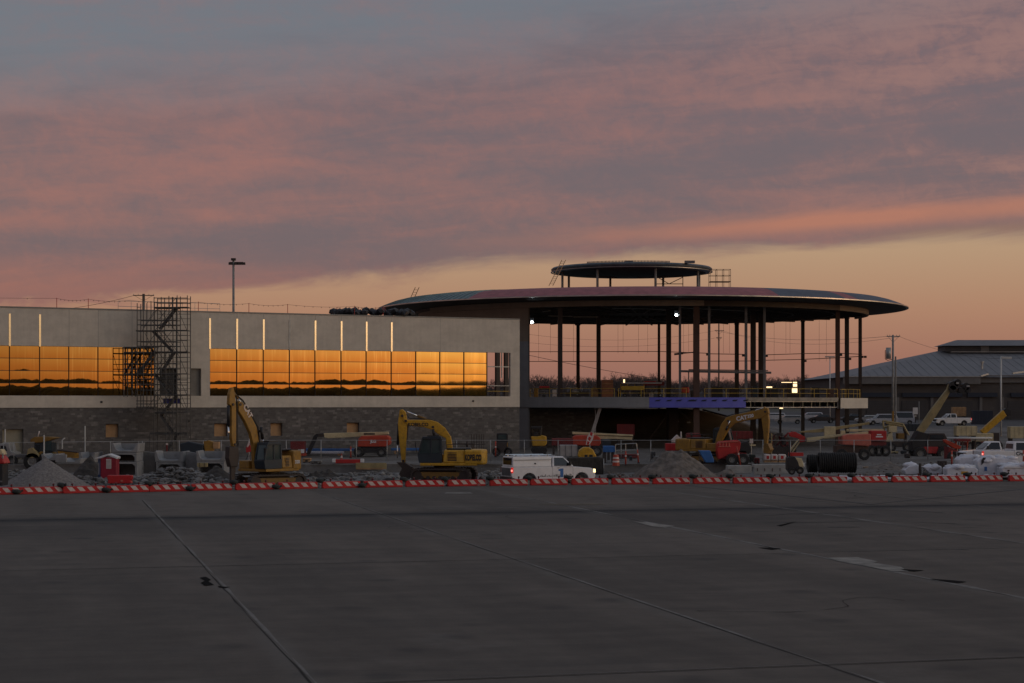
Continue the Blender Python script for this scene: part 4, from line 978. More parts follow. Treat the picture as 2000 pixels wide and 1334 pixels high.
# ================================================================== PICKUPS AND VANS
def wheel_local(parent, x, y, r=.40, w_=.27, flip=1):
    h = MB().lathe([(r*.6, 0), (r*.93, .01), (r, w_*.2), (r, w_*.8), (r*.93, w_-.01), (r*.6, w_)], 28, (0, 0, 0), 'y').build('wheel', 'rubber', parent, loc=(x, y, r), smooth=False)
    MB().lathe([(0, .05), (r*.18, .03), (r*.22, .07), (r*.5, .06), (r*.62, .01), (r*.62, w_-.01), (r*.5, w_-.06), (r*.22, w_-.07), (0, w_-.05)], 20, (0, 0, 0), 'y').build('rim', 'rim', h)
    return h
def arch(cx, r, x0=0, x1=0, n=10):      # points going from x0 to x1 (decreasing x) over the wheel
    return [(cx+r*math.cos(math.pi*i/n), .42+r*math.sin(math.pi*i/n)) for i in range(n+1)]
def pickup(name, label, loc, rz, crew=False, canopy=False, L_=5.85, lit=(0, 0), paint='truck_white', cat='pickup truck'):
    root = empty(name, loc, rz, label, cat); h = L_/2; wf, wr = h-.98, -h+1.22; W2 = .98
    prof = [(-h+.05,.62),(-h,.75),(-h,1.30),(-h+.03,1.30)]
    cb = -.55 if crew else -.12       # rear of cab
    prof += [(cb,1.30),(h-1.75,1.30),(h-1.5,1.29),(h-.35,1.20),(h-.10,1.10),(h-.02,.80),(h-.02,.58),(h-.15,.50)]
    prof += arch(wf, .50, 0, 0)+[(wf-.5,.42)]+[(wr+.5,.42)]+arch(wr, .50, 0, 0)+[(-h+.4,.50)]
    body = MB().prism(prof, -W2, W2).build('body', paint, root, bevel=.05)
    # greenhouse
    f0, f1 = h-1.50, h-2.22; r1 = cb+(.10 if crew else .12)
    MB().hexa([(cb,-W2+.04,1.302),(f0,-W2+.04,1.302),(f0,W2-.04,1.302),(cb,W2-.04,1.302),(r1,-W2+.20,1.96),(f1,-W2+.20,1.96),(f1,W2-.20,1.96),(r1,W2-.20,1.96)]).build('cab', paint, root, bevel=.06, segs=3)
    def side(x, z, s, e=.012):
        t_ = (z-1.302)/(1.96-1.302); return (x, s*((W2-.04)+(-.16)*t_+e), z)
    def glass(xa, xb, za=1.35, zb=1.88, slopef=0, sloper=0, nm='side_window'):
        for s in (-1, 1):
            g = MB()
            P1 = [side(xa, za, s), side(xb, za, s), side(xb-slopef, zb, s), side(xa+sloper, zb, s)]
            P0 = [side(x, z, s, -.02) for x, z in ((xa, za), (xb, za), (xb-slopef, zb), (xa+sloper, zb))]
            g.hexa(P1+P0).build(nm, 'glass_dark', root)
    if crew: glass(cb+.18, cb+1.0, sloper=.05); glass(cb+1.12, f0-.22, slopef=.50)
    else: glass(cb+.15, f0-.22, slopef=.50, sloper=.04)
    ws = MB(); n_ = .01
    ws.hexa([(f0-.06,-.78,1.42),(f0-.06+.03,-.78,1.42),(f0-.06+.03,.78,1.42),(f0-.06,.78,1.42),(f1+.10,-.68,1.84),(f1+.13,-.68,1.84),(f1+.13,.68,1.84),(f1+.10,.68,1.84)]); ws.build('windscreen', 'glass_dark', root)
    MB().hexa([(cb-.02,-.7,1.45),(cb+.03,-.7,1.45),(cb+.03,.7,1.45),(cb-.02,.7,1.45),(r1-.05,-.62,1.80),(r1,-.62,1.80),(r1,.62,1.80),(r1-.05,.62,1.80)]).build('rear_window', 'glass_dark', root)
    for x in (wf, wr):
        wheel_local(root, x, -W2+.02); wheel_local(root, x, W2-.29)
    MB().box(-h-.10, -h+.05, -.90, .90, .50, .66).build('rear_bumper', 'steel_dark', root, bevel=.03); MB().box(h-.10, h+.05, -.92, .92, .42, .66).build('front_bumper', 'steel_dark' if canopy else 'chrome', root, bevel=.04)
    MB().box(-h-.014, -h+.02, -.80, .80, .74, 1.24).build('tailgate', 'steel_grey' if canopy else paint, root, bevel=.02)  # canopy pickup's gate greyed, the shade of its rear put into the colour
    MB().box(h-.045, h+.005, -.62, .62, .72, 1.08).build('grille', 'black', root)
    for s in (-1, 1):
        MB().box(h-.20, h-.0, s*.84-.14, s*.84+.145, .88, 1.12).build('headlight', 'head_on' if lit[0] else 'galv', root, bevel=.03)
        MB().box(-h-.012, -h+.12, s*.92-.06 if s > 0 else -W2-.012, W2+.012 if s > 0 else -.86, .92, 1.28).build('tail_light', 'tail_on' if lit[1] and (s < 0 or lit[1] > 1) else 'darkred', root, bevel=.02)
        if lit[1] and (s < 0 or lit[1] > 1): MB().box(-h-.02, -h+.05, s*.96-.05 if s > 0 else -W2-.018, W2+.018 if s > 0 else -.88, 1.02, 1.14).build('brake_lamp', 'tail_hot', root)
        MB().box(f0-.42, f0-.28, s*1.0-.02 if s > 0 else -1.18, 1.18 if s > 0 else -.98, 1.38, 1.62).build('wing_mirror', 'black', root, bevel=.02)
        MB().box(cb+.35, cb+.50, s*(W2+.005)-.012, s*(W2+.005)+.012, 1.20, 1.235).build('door_handle', 'black', root)
        MB().box(wr+.55, wf-.56, s*(W2-.05)-.03, s*(W2-.05)+.03, .40, .45).build('sill', 'black', root)
    b_ = MB()
    for s in (-1, 1):
        for x in ((cb+.02, f0-.1) if not crew else (cb+.02, cb+1.06, f0-.1)): b_.box(x-.006, x+.006, s*(W2+.001)-.003, s*(W2+.001)+.003, .48, 1.34)
    b_.build('door_seam', 'black', root)
    if canopy:
        c0, c1 = -h+.08, cb-.06
        cn = MB().hexa([(c0,-W2+.03,1.305),(c1,-W2+.03,1.305),(c1,W2-.03,1.305),(c0,W2-.03,1.305),(c0+.02,-W2+.10,1.97),(c1,-W2+.10,1.97),(c1,W2-.10,1.97),(c0+.02,W2-.10,1.97)]).build('canopy', paint, root, bevel=.04)
        MB().box(c0-.02, c0+.02, -.74, .74, 1.45, 1.88).build('canopy_window', 'glass_dark', cn)
        b_ = MB()
        for s in (-1, 1): b_.box(c0+.05, c1-.05, s*(W2-.045)-.02, s*(W2-.045)+.02, 1.75, 1.77); b_.box(c0+1.5, c0+1.6, s*(W2-.03)-.02, s*(W2-.03)+.02, 1.48, 1.56)
        b_.build('side_hatch_seam', 'black', cn)
        b_ = MB()
        for s in (-1, 1): b_.tube((c0+.1, s*.7, 2.06), (c1+.1, s*.7, 2.06), .03)
        for x in (c0+.3, (c0+c1)/2, c1-.2): b_.tube((x, -.8, 2.06), (x, .8, 2.06), .025); b_.box(x-.03, x+.03, -.74, -.68, 1.97, 2.05); b_.box(x-.03, x+.03, .68, .74, 1.97, 2.05)
        b_.build('roof_rack', 'chrome', cn)
        # door graphic: blue block figure and a skyline
        g = MB()
        for s in (-1, 1):
            y0, y1 = (s*(W2+.004)-.003, s*(W2+.004)+.003)
            xs_ = cb+.55; g.box(xs_, xs_+.22, y0, y1, .62, 1.18); g.box(xs_-.12, xs_+.0, y0, y1, 1.02, 1.14)
        g.build('door_emblem', 'blue', root)
        g = MB(); rnd = random.Random(3)
        for s in (-1, 1):
            y0, y1 = (s*(W2+.003)-.003, s*(W2+.003)+.003); x = wr+.75
            while x < wf-.75:
                hh = rnd.uniform(.03, .16); g.box(x, x+rnd.uniform(.03,.08), y0, y1, .66, .68+hh); x += rnd.uniform(.06, .14)
        g.build('skyline_graphic', 'steel_grey', root)
    return root
pk = pickup('pickup_truck', 'white pickup with service canopy and blue door emblem driving along the barricades with headlights on', ((1071-1000)/F*116.5, 116.5, -.28), R(21), canopy=True, lit=(1, 1))
crew = pickup('pickup_truck', 'white crew cab pickup with black door lettering, partly out of frame behind the wrapped bales', (37.0, 131.5, .34), R(6), crew=True, lit=(0, 1))
text('Crane', .36, crew, (.05, -.995, .98), (R(90), 0, 0), 'black', bold=.01)
pickup('pickup_truck', 'white single cab pickup facing left, parked behind the crew cab pickup', (38.0, 140.5, .16), R(184), paint='truck_white')
pickup('pickup_truck', 'white crew cab pickup with red brake lights in front of the hangar doors', ((1859-1000)/F*288, 288, 1.35), R(188), crew=True, lit=(0, 2), paint='white')
def van(label, px, Yd, rz, L_=4.8, H=1.75, m='shaded_white', cat='van', nm='parked_van', suv=True):
    z = gz((px-1000)/F*Yd, Yd); root = empty(nm, ((px-1000)/F*Yd, Yd, z), rz, label, cat); h = L_/2; wf, wr = h-.85, -h+.85
    prof = [(-h,.5),(-h-.02,1.0)]+([(-h+.15,1.0)] if not suv else [(-h+.02,1.05)])+[(h-1.1,1.05),(h-.25,.92),(h,.75),(h,.45)]+[(wf+.4*math.cos(math.pi*i/8),.36+.4*math.sin(math.pi*i/8)) for i in range(9)]+[(wr+.4*math.cos(math.pi*i/8),.36+.4*math.sin(math.pi*i/8)) for i in range(9)]
    MB().prism(prof, -.92, .92).build('body', m, root, bevel=.05)
    r0 = -h+.05 if suv else -h+.9; f1 = h-1.15
    MB().hexa([(r0,-.88,1.052),(f1,-.88,1.052),(f1,.88,1.052),(r0,.88,1.052),(r0+.2,-.7,H),(f1-.75,-.7,H),(f1-.75,.7,H),(r0+.2,.7,H)]).build('cabin', m, root, bevel=.06)
    for s in (-1, 1): MB().hexa([(r0+.25,s*.875,1.12),(f1-.2,s*.875,1.12),(f1-.2,s*.80,1.12),(r0+.25,s*.80,1.12),(r0+.38,s*.745,H-.12),(f1-.75,s*.745,H-.12),(f1-.75,s*.68,H-.12),(r0+.38,s*.68,H-.12)]).build('side_window', 'glass_dark', root)
    MB().hexa([(f1-.05,-.75,1.1),(f1,-.75,1.1),(f1,.75,1.1),(f1-.05,.75,1.1),(f1-.70,-.62,H-.08),(f1-.65,-.62,H-.08),(f1-.65,.62,H-.08),(f1-.70,.62,H-.08)]).build('windscreen', 'glass_dark', root)
    for x in (wf, wr): wheel_local(root, x, -.9, .34, .22); wheel_local(root, x, .68, .34, .22)
    for s in (-1, 1):
        MB().box(h-.06, h+.01, s*.7-.15, s*.7+.15, .65, .82).build('headlight', 'galv', root); MB().box(-h-.03, -h+.05, s*.8-.08, s*.8+.08, .75, 1.0).build('tail_light', 'darkred', root)
    return root
van('white sport utility car parked left of the grey pole before the hangar', 1722, 292, R(185), 5.0, 1.8, cat='car', nm='parked_car')
van('white low car parked furthest left in front of the hangar', 1697, 300, R(180), 4.6, 1.45, suv=False, cat='car', nm='parked_car', m='galv')
van('white work van parked right of the grey pole, partly hidden by the tan boom', 1754, 296, R(170), 5.4, 2.1)
for i, (px, Yd, m, lb) in enumerate(((1540,300,'galv','grey car on the far lot seen under the unfinished floor edge'),(1605,305,'steel_dark','dark car on the far lot just left of the right hand columns'),(1582,322,'shaded_white','pale car far back on the lot between two columns'),(1668,310,'black','black car on the far lot behind the last column'),(1508,318,'shaded_white','small white car farthest left on the far lot'))):
    van(lb, px, Yd, R(175+i*3), 4.6, 1.5, m=m, cat='car', nm='parked_car', suv=i % 2 == 0)
# ================================================================== BOOM LIFTS AND OTHER MACHINES
def lift(name, label, px, Yd, z, cat='boom lift'): return T(name, label, cat, px, Yd, z)
# lift in front of the masonry wall
a = lift('boom_lift', 'orange boom lift with cream boom stretched level in front of the masonry wall', 725, 170, 0)
a.prism('chassis', [(697,873),(754,873),(757,877),(753,884),(697,884),(693,877)], -.9, .9, 'black')
for x in (702, 747): a.wheel(x, 882.4, .46, -1.25, .38); a.wheel(x, 882.4, .46, .85, .38)
h = a.prism('housing', [(700,872),(701,858),(707,851),(757,850),(763,855),(763,867),(756,872)], -1.15, 1.15, 'orange', bevel=.08)
a.prism('boom', [(632.6,846),(759,843),(760,848),(703,853),(641,856),(634,854)], -.22, .22, 'cream', bevel=.04)
a.prism('jib', [(632,846),(632,853),(621,853),(606,886),(599,887),(601,878),(613,851),(618,847)], -.15, .15, 'black', bevel=.03)
a.prism('fly_section', [(622,847),(634,847.5),(634,852.5),(622,852)], -.18, .18, 'steel_dark')
text('JLG', .36, h, (a.p(731,864).x, -1.17, a.p(731,864).z), (R(90),0,0), 'white', bold=.02)
b_ = MB()
for i in range(9): q = a.p(711+i*2.4, 849.2); b_.box(q.x, q.x+.10, -.235, -.225, q.z, q.z+.17)
b_.build('boom_marking', 'black', a.o)
# low basket part at its far end
a.box('basket', 569, 862, 596, 888, -.7, .7, 'darkred'); a.box('control_box', 584, 877, 596, 884.5, -.9, -.72, 'white'); a.box('platform', 574, 885, 598, 890, -.9, .9, 'orange')
# cream boom lift behind the pickup
a = lift('boom_lift', 'boom lift with two cream booms lying level behind the yellow generator, dark brace above it', 1150, 168, 0)
for x in (1125, 1165): a.wheel(x, 880, .5, -1.2, .4)
a.box('chassis', 1119, 869, 1172, 878, -.9, .9, 'black')
h = a.prism('housing', [(1117,869),(1118,853),(1124,850),(1165,850),(1172,856),(1173,866),(1168,871)], -1.1, 1.1, 'orange', bevel=.08)
a.prism('boom', [(1117,843),(1236,849),(1236,852),(1118,848)], -.35, -.02, 'cream'); a.prism('boom', [(1126,852),(1150,850),(1235,853.5),(1234,859),(1200,857),(1126,857.5)], -.25, .15, 'cream')
# pair on the right
a = lift('boom_lift', 'faded red boom lift with cream boom and lattice basket left of the bright red one', 1640, 160, 0)
a.wheel(1683, 887, .5, -1.3, .4); a.wheel(1640, 887, .5, -1.3, .4); a.box('chassis', 1630, 870, 1692, 884, -.8, .8, 'steel_rust')
a.prism('housing', [(1641,868),(1641,851),(1650,848),(1696,847),(1697,869),(1690,871)], -1.1, 1.1, 'faded_red', bevel=.08)
a.prism('boom', [(1574,855),(1640,848),(1694,842.5),(1694,847),(1650,851),(1605,856),(1590,862),(1575,863)], -.5, -.1, 'cream')
a.prism('jib', [(1540,845),(1552,843),(1572,853),(1572,862),(1563,864),(1558,856),(1542,852)], -.2, .2, 'red')
a.prism('upper_boom', [(1563,843),(1690,826),(1700,824),(1700,829),(1600,845),(1565,845)], .4, .75, 'olive')
a.box('battery_cover', 1611, 833, 1633, 857, .2, .5, 'cream'); a.box('battery_cover', 1643, 841, 1652, 850, .2, .5, 'cream'); a.box('battery_cover', 1660, 838, 1676, 843, .2, .5, 'cream')
a.multi('strut', [((1558,860,.1),(1543,883,.1)),((1563,862,.1),(1548,883,.1)),((1560,858,-.2),(1541,880,-.2))], .07, 'cream')
a = lift('boom_lift', 'bright red boom lift standing right of the faded one', 1712, 172, 0)
for x in (1712, 1725, 1700): a.wheel(x, 880, .52, -1.2, .4)
a.box('chassis', 1698, 862, 1728, 876, -.8, .8, 'darkred')
h = a.box('housing', 1697, 841, 1727, 861, -1.1, 1.1, 'red', bevel=.06); 
b_ = MB(); 
for i, (x0, x1, y) in enumerate(((1708,1717,848.5),(1706,1720,852.5))): q = a.p(x0, y); r_ = a.p(x1, y); b_.box(q.x, r_.x, -1.11, -1.101, q.z-.06, q.z+.06)
b_.build('marking', 'white', h)
a.prism('boom', [(1655,838),(1697,838),(1727,838),(1727,842),(1655,843)], .2, .6, 'cream')
a = lift('articulated_lift', 'cream articulated lift with folded lattice arms behind the red boom lift', 1750, 190, 0)
a.multi('lattice_arm', [((1724,822),(1763,828)),((1724,822),(1728,850)),((1763,828),(1775,850)),((1730,826),(1766,833)),((1728,835),(1750,826)),((1736,850),(1752,830))], .11, 'olive')
a.box('counterweight', 1734, 832, 1750, 844, -.5, .5, 'cream'); a.prism('turret', [(1728,862),(1733,848),(1740,844),(1742,862)], -.6, .6, 'cream')
a.box('chassis', 1728, 862, 1775, 873, -.8, .8, 'steel_dark'); a.wheel(1737, 873, .5, -1.2, .4); a.wheel(1768, 873, .5, -1.2, .4)
a.box('engine_cover', 1752, 846, 1764, 857, -.6, .6, 'yellow_dark')
# telehandler with steep tan boom
a = lift('telehandler', 'telehandler with long tan boom raised steeply and black head in front of the hangar', 1815, 172, 0)
a.prism('boom', [(1790,841),(1802.5,847),(1830,808),(1856,764),(1849,760),(1820,797)], -.30, .30, 'olive', bevel=.04)
a.prism('boom_tip', [(1848,762),(1855,766),(1862,756),(1853,748)], -.22, .22, 'olive')
b_ = MB()
for cx, cy, rr in ((1860,753,.42),(1868,748,.35),(1884,755,.36),(1876,762,.30),(1858,760,.35),(1889,762,.25)): q = a.p(cx, cy); b_.tube((q.x, -.6, q.z), (q.x, .6, q.z), rr, 12)
hd_ = b_.build('boom_head', 'black', a.o); a.box('head_lamp', 1864, 747, 1869, 750.5, -.75, -.61, 'galv', parent=hd_); a.box('head_lamp', 1884, 753, 1890, 756, -.75, -.61, 'galv', parent=hd_)
a.prism('body', [(1777,862),(1782,856),(1790,842),(1806,846),(1840,850),(1846,862),(1846,886),(1800,888),(1778,880)], -.9, .9, 'black', bevel=.05)
a.prism('cab', [(1806,858),(1812,846),(1840,846),(1846,858),(1846,872),(1806,872)], -.95, -.1, 'steel_dark'); a.box('cab_glass', 1812, 849, 1838, 858, -.99, -.2, 'glass_dark')
a.box('side_tank', 1800, 872, 1827, 885, -1.1, -.6, 'red', bevel=.04)
for x in (1792, 1837): a.wheel(x, 885, .62, -1.35, .45); a.wheel(x, 885, .62, .8, .45)
a = lift('orange_loader', 'orange machine with slanted arm standing left of the white pickups', 1860, 156, 0, 'loader')
a.prism('arm', [(1841,859),(1846,858),(1877,872),(1874,877),(1862,876),(1844,864)], -.25, .25, 'orange', bevel=.05)
a.prism('frame', [(1848,872),(1866,880),(1880,884),(1880,898),(1848,900)], -.8, .8, 'darkred'); a.wheel(1856, 892, .5, -1.2, .4); a.wheel(1882, 892, .5, -1.2, .4)
a.box('canopy', 1866, 857, 1892, 862, -.7, .7, 'darkred'); a.multi('canopy_post', [((1867,862),(1869,880)),((1890,862),(1888,882))], .06, 'orange')
a = lift('crane_truck', 'yellow telescopic boom slanting up to the right above the white pickups', 1925, 205, .1, 'mobile crane')
a.prism('boom', [(1914,841),(1922,849),(1965,812),(1958,801)], -.35, .35, 'kyellow', bevel=.05); a.prism('boom_head', [(1958,801),(1966,812),(1974,812),(1974,801),(1964,797)], -.3, .3, 'black')
a.box('superstructure', 1895, 846, 1935, 862, -1.2, 1.2, 'cream', bevel=.05); a.box('carrier', 1880, 862, 1950, 870, -1.2, 1.2, 'darkred')
for x in (1890, 1905, 1930, 1944): a.wheel(x, 870, .5, -1.4, .35)
a.box('cab', 1935, 845, 1947, 862, -1.1, 0, 'steel_dark')
# mini excavator, skid steer
a = lift('mini_excavator', 'small yellow excavator with open black canopy beside the masonry wall', 1052, 176, 0, 'excavator')
a.multi('canopy_post', [((1039,835),(1038,853)),((1054,835),(1056,853)),((1058,831),(1056,853))], .06, 'black'); a.box('canopy', 1037, 833, 1057, 837, -.7, .7, 'black'); a.box('seat', 1042, 843, 1051, 853, -.4, .3, 'black')
a.prism('body', [(1037,852),(1053,852),(1058,850),(1067,852),(1068,866),(1064,871),(1040,871)], -.8, .8, 'kyellow', bevel=.08); a.prism('track', [(1040,873),(1066,873),(1069,879),(1066,886),(1040,886),(1037,879)], -.9, .9, 'rubber', bevel=.05)
a = lift('skid_steer', 'black skid steer loader seen end on, right of the lettered yellow excavator', 981, 170, 0, 'loader')
a.prism('cab', [(970,848),(972,846),(990,846),(992,849),(992,866),(970,866)], -.6, .6, 'black', bevel=.03); a.box('cab_glass', 973, 849, 989, 858, -.64, -.5, 'glass_teal')
a.box('body', 969, 864, 993, 884, -.9, .9, 'steel_dark', bevel=.04); a.wheel(970, 882, .42, -.9, .3); a.wheel(992, 882, .42, -.9, .3); a.box('marker', 990, 864, 992, 872, -.95, -.9, 'yellow')
# compact black and cream machine by the coils
a = lift('mini_loader', 'small black and cream loader between the concrete beams and black pipe coils', 1552, 124, -.25, 'loader')
a.prism('body', [(1536,893),(1550,891),(1556,900),(1562,918),(1540,922),(1536,916)], -.5, .5, 'black', bevel=.04); a.prism('hood', [(1550,893),(1564,895),(1568,908),(1566,913),(1556,911),(1551,902)], -.45, .45, 'cream', bevel=.05)
a.wheel(1544, 920, .24, -.65, .22); a.wheel(1560, 918, .26, -.65, .22); a.box('hose_cover', 1541, 884, 1570, 891, .1, .5, 'red'); a.box('lamp', 1567.5, 904, 1570, 912, -.3, .3, 'white')
a.multi('mast', [((1538,893),(1538,868)),((1542,893),(1542,868))], .05, 'black')
# generator on dark block
a = T('storage_block', 'large dark grey block standing behind the pickup bonnet', 'block', 1145, 133, -.6)
a.prism('block', [(1108,893),(1172,892),(1179,897),(1178,926),(1108,926)], -.8, 1.2, 'dark_dirt', bevel=.08); a.tube('edge_bar', [(1178,895,-.82),(1178,926,-.82)], .03, 'galv')
g = T('generator', 'rounded yellow generator perched on the dark grey block', 'generator', 1146, 133.5, W(0,898,133.5).z)
g.prism('shell', [(1128,890),(1131,879),(1139,873),(1150,873),(1158,878),(1162,886),(1164,889),(1164,893),(1160,893),(1159,898),(1138,898),(1130,893)], -.55, .55, 'kyellow', bevel=.1)
g.box('front_panel', 1138, 886, 1160, 897, -.62, -.5, 'kyellow'); g.box('grille', 1141, 887.5, 1147, 893.5, -.64, -.61, 'black'); g.box('grille', 1150, 887.5, 1157, 893.5, -.64, -.61, 'black'); g.box('exhaust', 1144, 872, 1149, 881, -.1, .1, 'black')
f = T('warning_flag', 'red and white chequered flag on a short pole above the yellow generator', 'flag', 1150, 133.2, W(0,873,133.2).z)
f.tube('pole', [(1150,873),(1153,846)], .02, 'steel_dark')
f.prism('cloth', [(1153,843),(1160,848),(1158,858),(1152,868),(1144,869),(1147,853)], -.03, .03, 'stripe_white')
for pts in ([(1153,843),(1158,846),(1156,852),(1152,850)], [(1150,852),(1155,855),(1152,862),(1148,858)], [(1147,861),(1152,863),(1150,868),(1146,868)]): f.prism('red_check', pts, -.04, .04, 'red')
f = T('warning_flag', 'red and white flag on a pole left of the breaker excavator cab', 'flag', 485, 126, -.4)
f.tube('pole', [(487,855),(486,925)], .025, 'stripe_white'); f.prism('cloth', [(486,861),(491,876),(491,882),(481,884),(480,876),(484,866)], -.03, .03, 'red'); f.prism('white_check', [(486,861),(488,868),(484,874),(482,872)], -.04, .04, 'stripe_white')
f.multi('stand', [((486,885),(474,912)),((486,885),(492,912))], .025, 'steel_dark')
# left side loader etc
a = lift('wheel_loader', 'yellow wheel loader with teal cab glass at the left behind the gravel heap', 92, 150, 0, 'loader')
a.prism('cab_roof', [(64,858),(72,853),(100,853),(116,855),(104,859),(84,864),(64,864)], -.8, .8, 'yellow_dark', bevel=.03)
a.box('cab', 71, 864, 106, 882, -.7, .7, 'blue_dark', bevel=.03); a.box('cab_glass', 88, 861, 104, 880, -.74, -.5, 'glass_teal'); a.box('cab_glass', 73, 868, 82, 879, -.74, -.5, 'glass_dark')
a.prism('engine_cover', [(80,885),(84,881),(106,884),(107,890),(80,890)], -.9, .9, 'yellow', bevel=.04); a.prism('bucket', [(58,893),(62,876),(70,874),(84,888),(84,894)], -1.2, 1.2, 'olive', bevel=.03)
a.wheel(98, 899, .75, -1.2, .5); a.wheel(70, 900, .75, -1.2, .5); a.tube('beacon', [(74,853),(77,842)], .05, 'stripe_white')
a = lift('loader_bucket', 'rusty yellow bucket resting among precast pieces right of the wheel loader', 138, 149, 0, 'bucket')
a.prism('shell', [(118,880),(124,878),(150,882),(157,884),(152,896),(147,899),(132,898),(120,890)], -1.0, 1.0, 'yellow', bevel=.04); a.prism('lip', [(118,877),(157,882),(157,884),(118,880)], -1.05, 1.05, 'steel_dark'); a.prism('rust_patch', [(132,882),(152,885),(146,897),(134,896)], -1.012, -.9, 'yellow_dark')
a = lift('flatbed_truck', 'grey truck cab behind the gravel heap at the left frame edge', 18, 152, 0, 'truck')
a.prism('cab', [(1,880),(3,866),(23,865),(27,881),(36,884),(36,897),(1,897)], -.9, .9, 'galv', bevel=.05); a.prism('side_window', [(6,880),(7,870),(17,870),(20,880)], -.93, -.8, 'glass_dark'); a.wheel(10, 899, .45, -1.0, .3); a.wheel(30, 899, .45, -1.0, .3); a.box('bed', 36, 887, 57, 893, -.9, .9, 'steel_grey')
a = lift('light_tower', 'tall black machine with red hood and tan top cut off by the left frame edge', 2, 108.5, -.2, 'light tower')
a.box('body', -14, 905, 11, 948, -.6, .6, 'black', bevel=.06); a.prism('hood', [(-14,905),(-14,889),(5,888),(11,896),(15,905)], -.65, .65, 'red', bevel=.06); a.prism('tank', [(-10,888),(-9,878),(6,877),(11,888)], -.4, .4, 'cream', bevel=.05); a.box('chrome_strip', 10, 885, 13, 895, -.7, -.6, 'galv'); a.box('band', -14, 938, 10, 941, -.62, -.6, 'steel_grey')
def post(label, px, y0, Yd, m='pole_white', r=.045, nm='marker_post', zb=None):
    t_ = T(nm, label, 'post', px, Yd, gz((px-1000)/F*Yd, Yd) if zb is None else zb); MB().tube((0,0,0), (0,0,CH-(y0-HZ)*Yd/F-t_.z0), r, 8).build('shaft', m, t_.o); MB().box(-.12,.12,-.12,.12,0,.05).build('foot', 'black', t_.o); return t_
post('white post in front of the roller door', 10, 838, 152, r=.06); post('white post in front of the wheel loader cab', 86, 850, 147, r=.06); post('white post left of the leftmost boarded opening', 166, 832, 158, r=.06)
p_ = T('bent_pipe', 'white pipe with bent top right of the wheel loader', 'pipe', 122, 156, 0); p_.tube('pipe', [(121.5,893),(121.5,860),(124,857),(127,856)], .05, 'pole_white')
def delin(label, px, y0, y1, Yd, lean=0):
    t_ = T('delineator', label, 'traffic post', px, Yd, W(0, y1, Yd).z); t_.tube('post', [(px,y1),(px+lean,y0)], .06, 'orange'); t_.prism('base', [(px-3,y1),(px+3,y1),(px+2,y1-2),(px-2,y1-2)], -.15, .15, 'black')
    q = t_.p(px+lean*.6, y1+(y0-y1)*.6); MB().tube((q.x, 0, q.z), (q.x, 0, q.z+.14), .068, 8).build('reflective_band', 'stripe_white', t_.o)
delin('orange traffic post right of the traffic drum before the slab edge', 1222, 881, 909, 144.5); delin('leaning red traffic post beside the fence right of the blue tarp', 1447, 872, 912, 144.5, -8); delin('orange post left of the skid steer', 968, 862, 893, 160)
delin('orange post in front of the orange boom lift', 685, 872, 895, 158); delin('orange post in front of the white pickups', 1859, 880, 908, 139); delin('orange post at the right frame edge before the crew cab pickup', 1999, 879, 908, 128); delin('orange post left of the gravel heap with railings', 1247, 878, 905, 148, -2)
t_ = T('traffic_drum', 'orange traffic drum with folded sign on the slab before the fence', 'traffic drum', 1203, 146, 0)
MB().lathe([(.01,0),(.3,0),(.28,.3),(.24,.6),(.2,.9),(.01,.92)], 20).build('drum', 'orange', t_.o, smooth=False); MB().lathe([(.285,.28),(.265,.42)], 20).build('reflective_band', 'stripe_white', t_.o); MB().lathe([(.255,.56),(.232,.7)], 20).build('reflective_band', 'stripe_white', t_.o)
t_ = T('traffic_cone', 'small cone standing on the slab in front of the orange boom lift', 'traffic cone', 667, 160, 0); MB().lathe([(.01,0),(.2,0),(.2,.03),(.13,.04),(.03,.62),(.01,.62)], 18).build('cone', 'orange', t_.o); MB().lathe([(.105,.2),(.07,.4)], 18).build('reflective_band', 'stripe_white', t_.o)
t_ = T('road_barrier', 'red board barrier with white ends on the slab below the orange boom lift', 'barrier', 682, 151, 0)
t_.box('board', 655, 897, 706, 905, -.12, .12, 'red', bevel=.04); t_.box('end_panel', 649, 896, 655.5, 903, -.15, .15, 'white'); t_.box('end_panel', 704, 896, 711, 903, -.15, .15, 'white')
t_ = T('water_barrier', 'bright red water filled barrier beside the portable toilet', 'barrier', 236, 114.5, -.3)
t_.prism('shell', [(211,928),(259,928),(259,936),(256,938),(259,944),(211,944),(213,938),(211,936)], -.25, .25, 'barricade_red', bevel=.05); t_.box('reflector', 237, 937, 242, 941, -.28, -.25, 'faded_red')
# portable toilet
t_ = T('portable_toilet', 'dark red and blue portable toilet with white roof beside the gravel heap', 'portable toilet', 211, 123, -.35)
t_.box('front', 200, 893, 230, 942, -.55, -.45, 'red_booth'); t_.hexa = None
b_ = MB(); q0, q1 = t_.p(200, 893), t_.p(200, 943); q2 = t_.p(190, 893)
b_.hexa([(q0.x,-.55,0),(q0.x-.0,-.50,0),(q2.x,.5,0),(q2.x-.02,.45,0),(q0.x,-.55,q0.z),(q0.x,-.50,q0.z),(q2.x,.5,q0.z),(q2.x-.02,.45,q0.z)]); b_.build('side_wall', 'booth_blue', t_.o)
q3 = t_.p(230, 893); MB().box(q0.x, q3.x, -.445, .5, 0, q0.z-.02).build('shell', 'red_booth', t_.o, bevel=.03)
b_ = MB(); b_.hexa([(q2.x-.05,.45,0),(q0.x-.01,-.55,0),(q0.x-.01,.5,0),(q2.x,.5,0),(q2.x-.05,.45,q0.z-.03),(q0.x-.01,-.55,q0.z-.03),(q0.x-.01,.5,q0.z-.03),(q2.x,.5,q0.z-.03)]); b_.build('side_shell', 'booth_blue', t_.o)
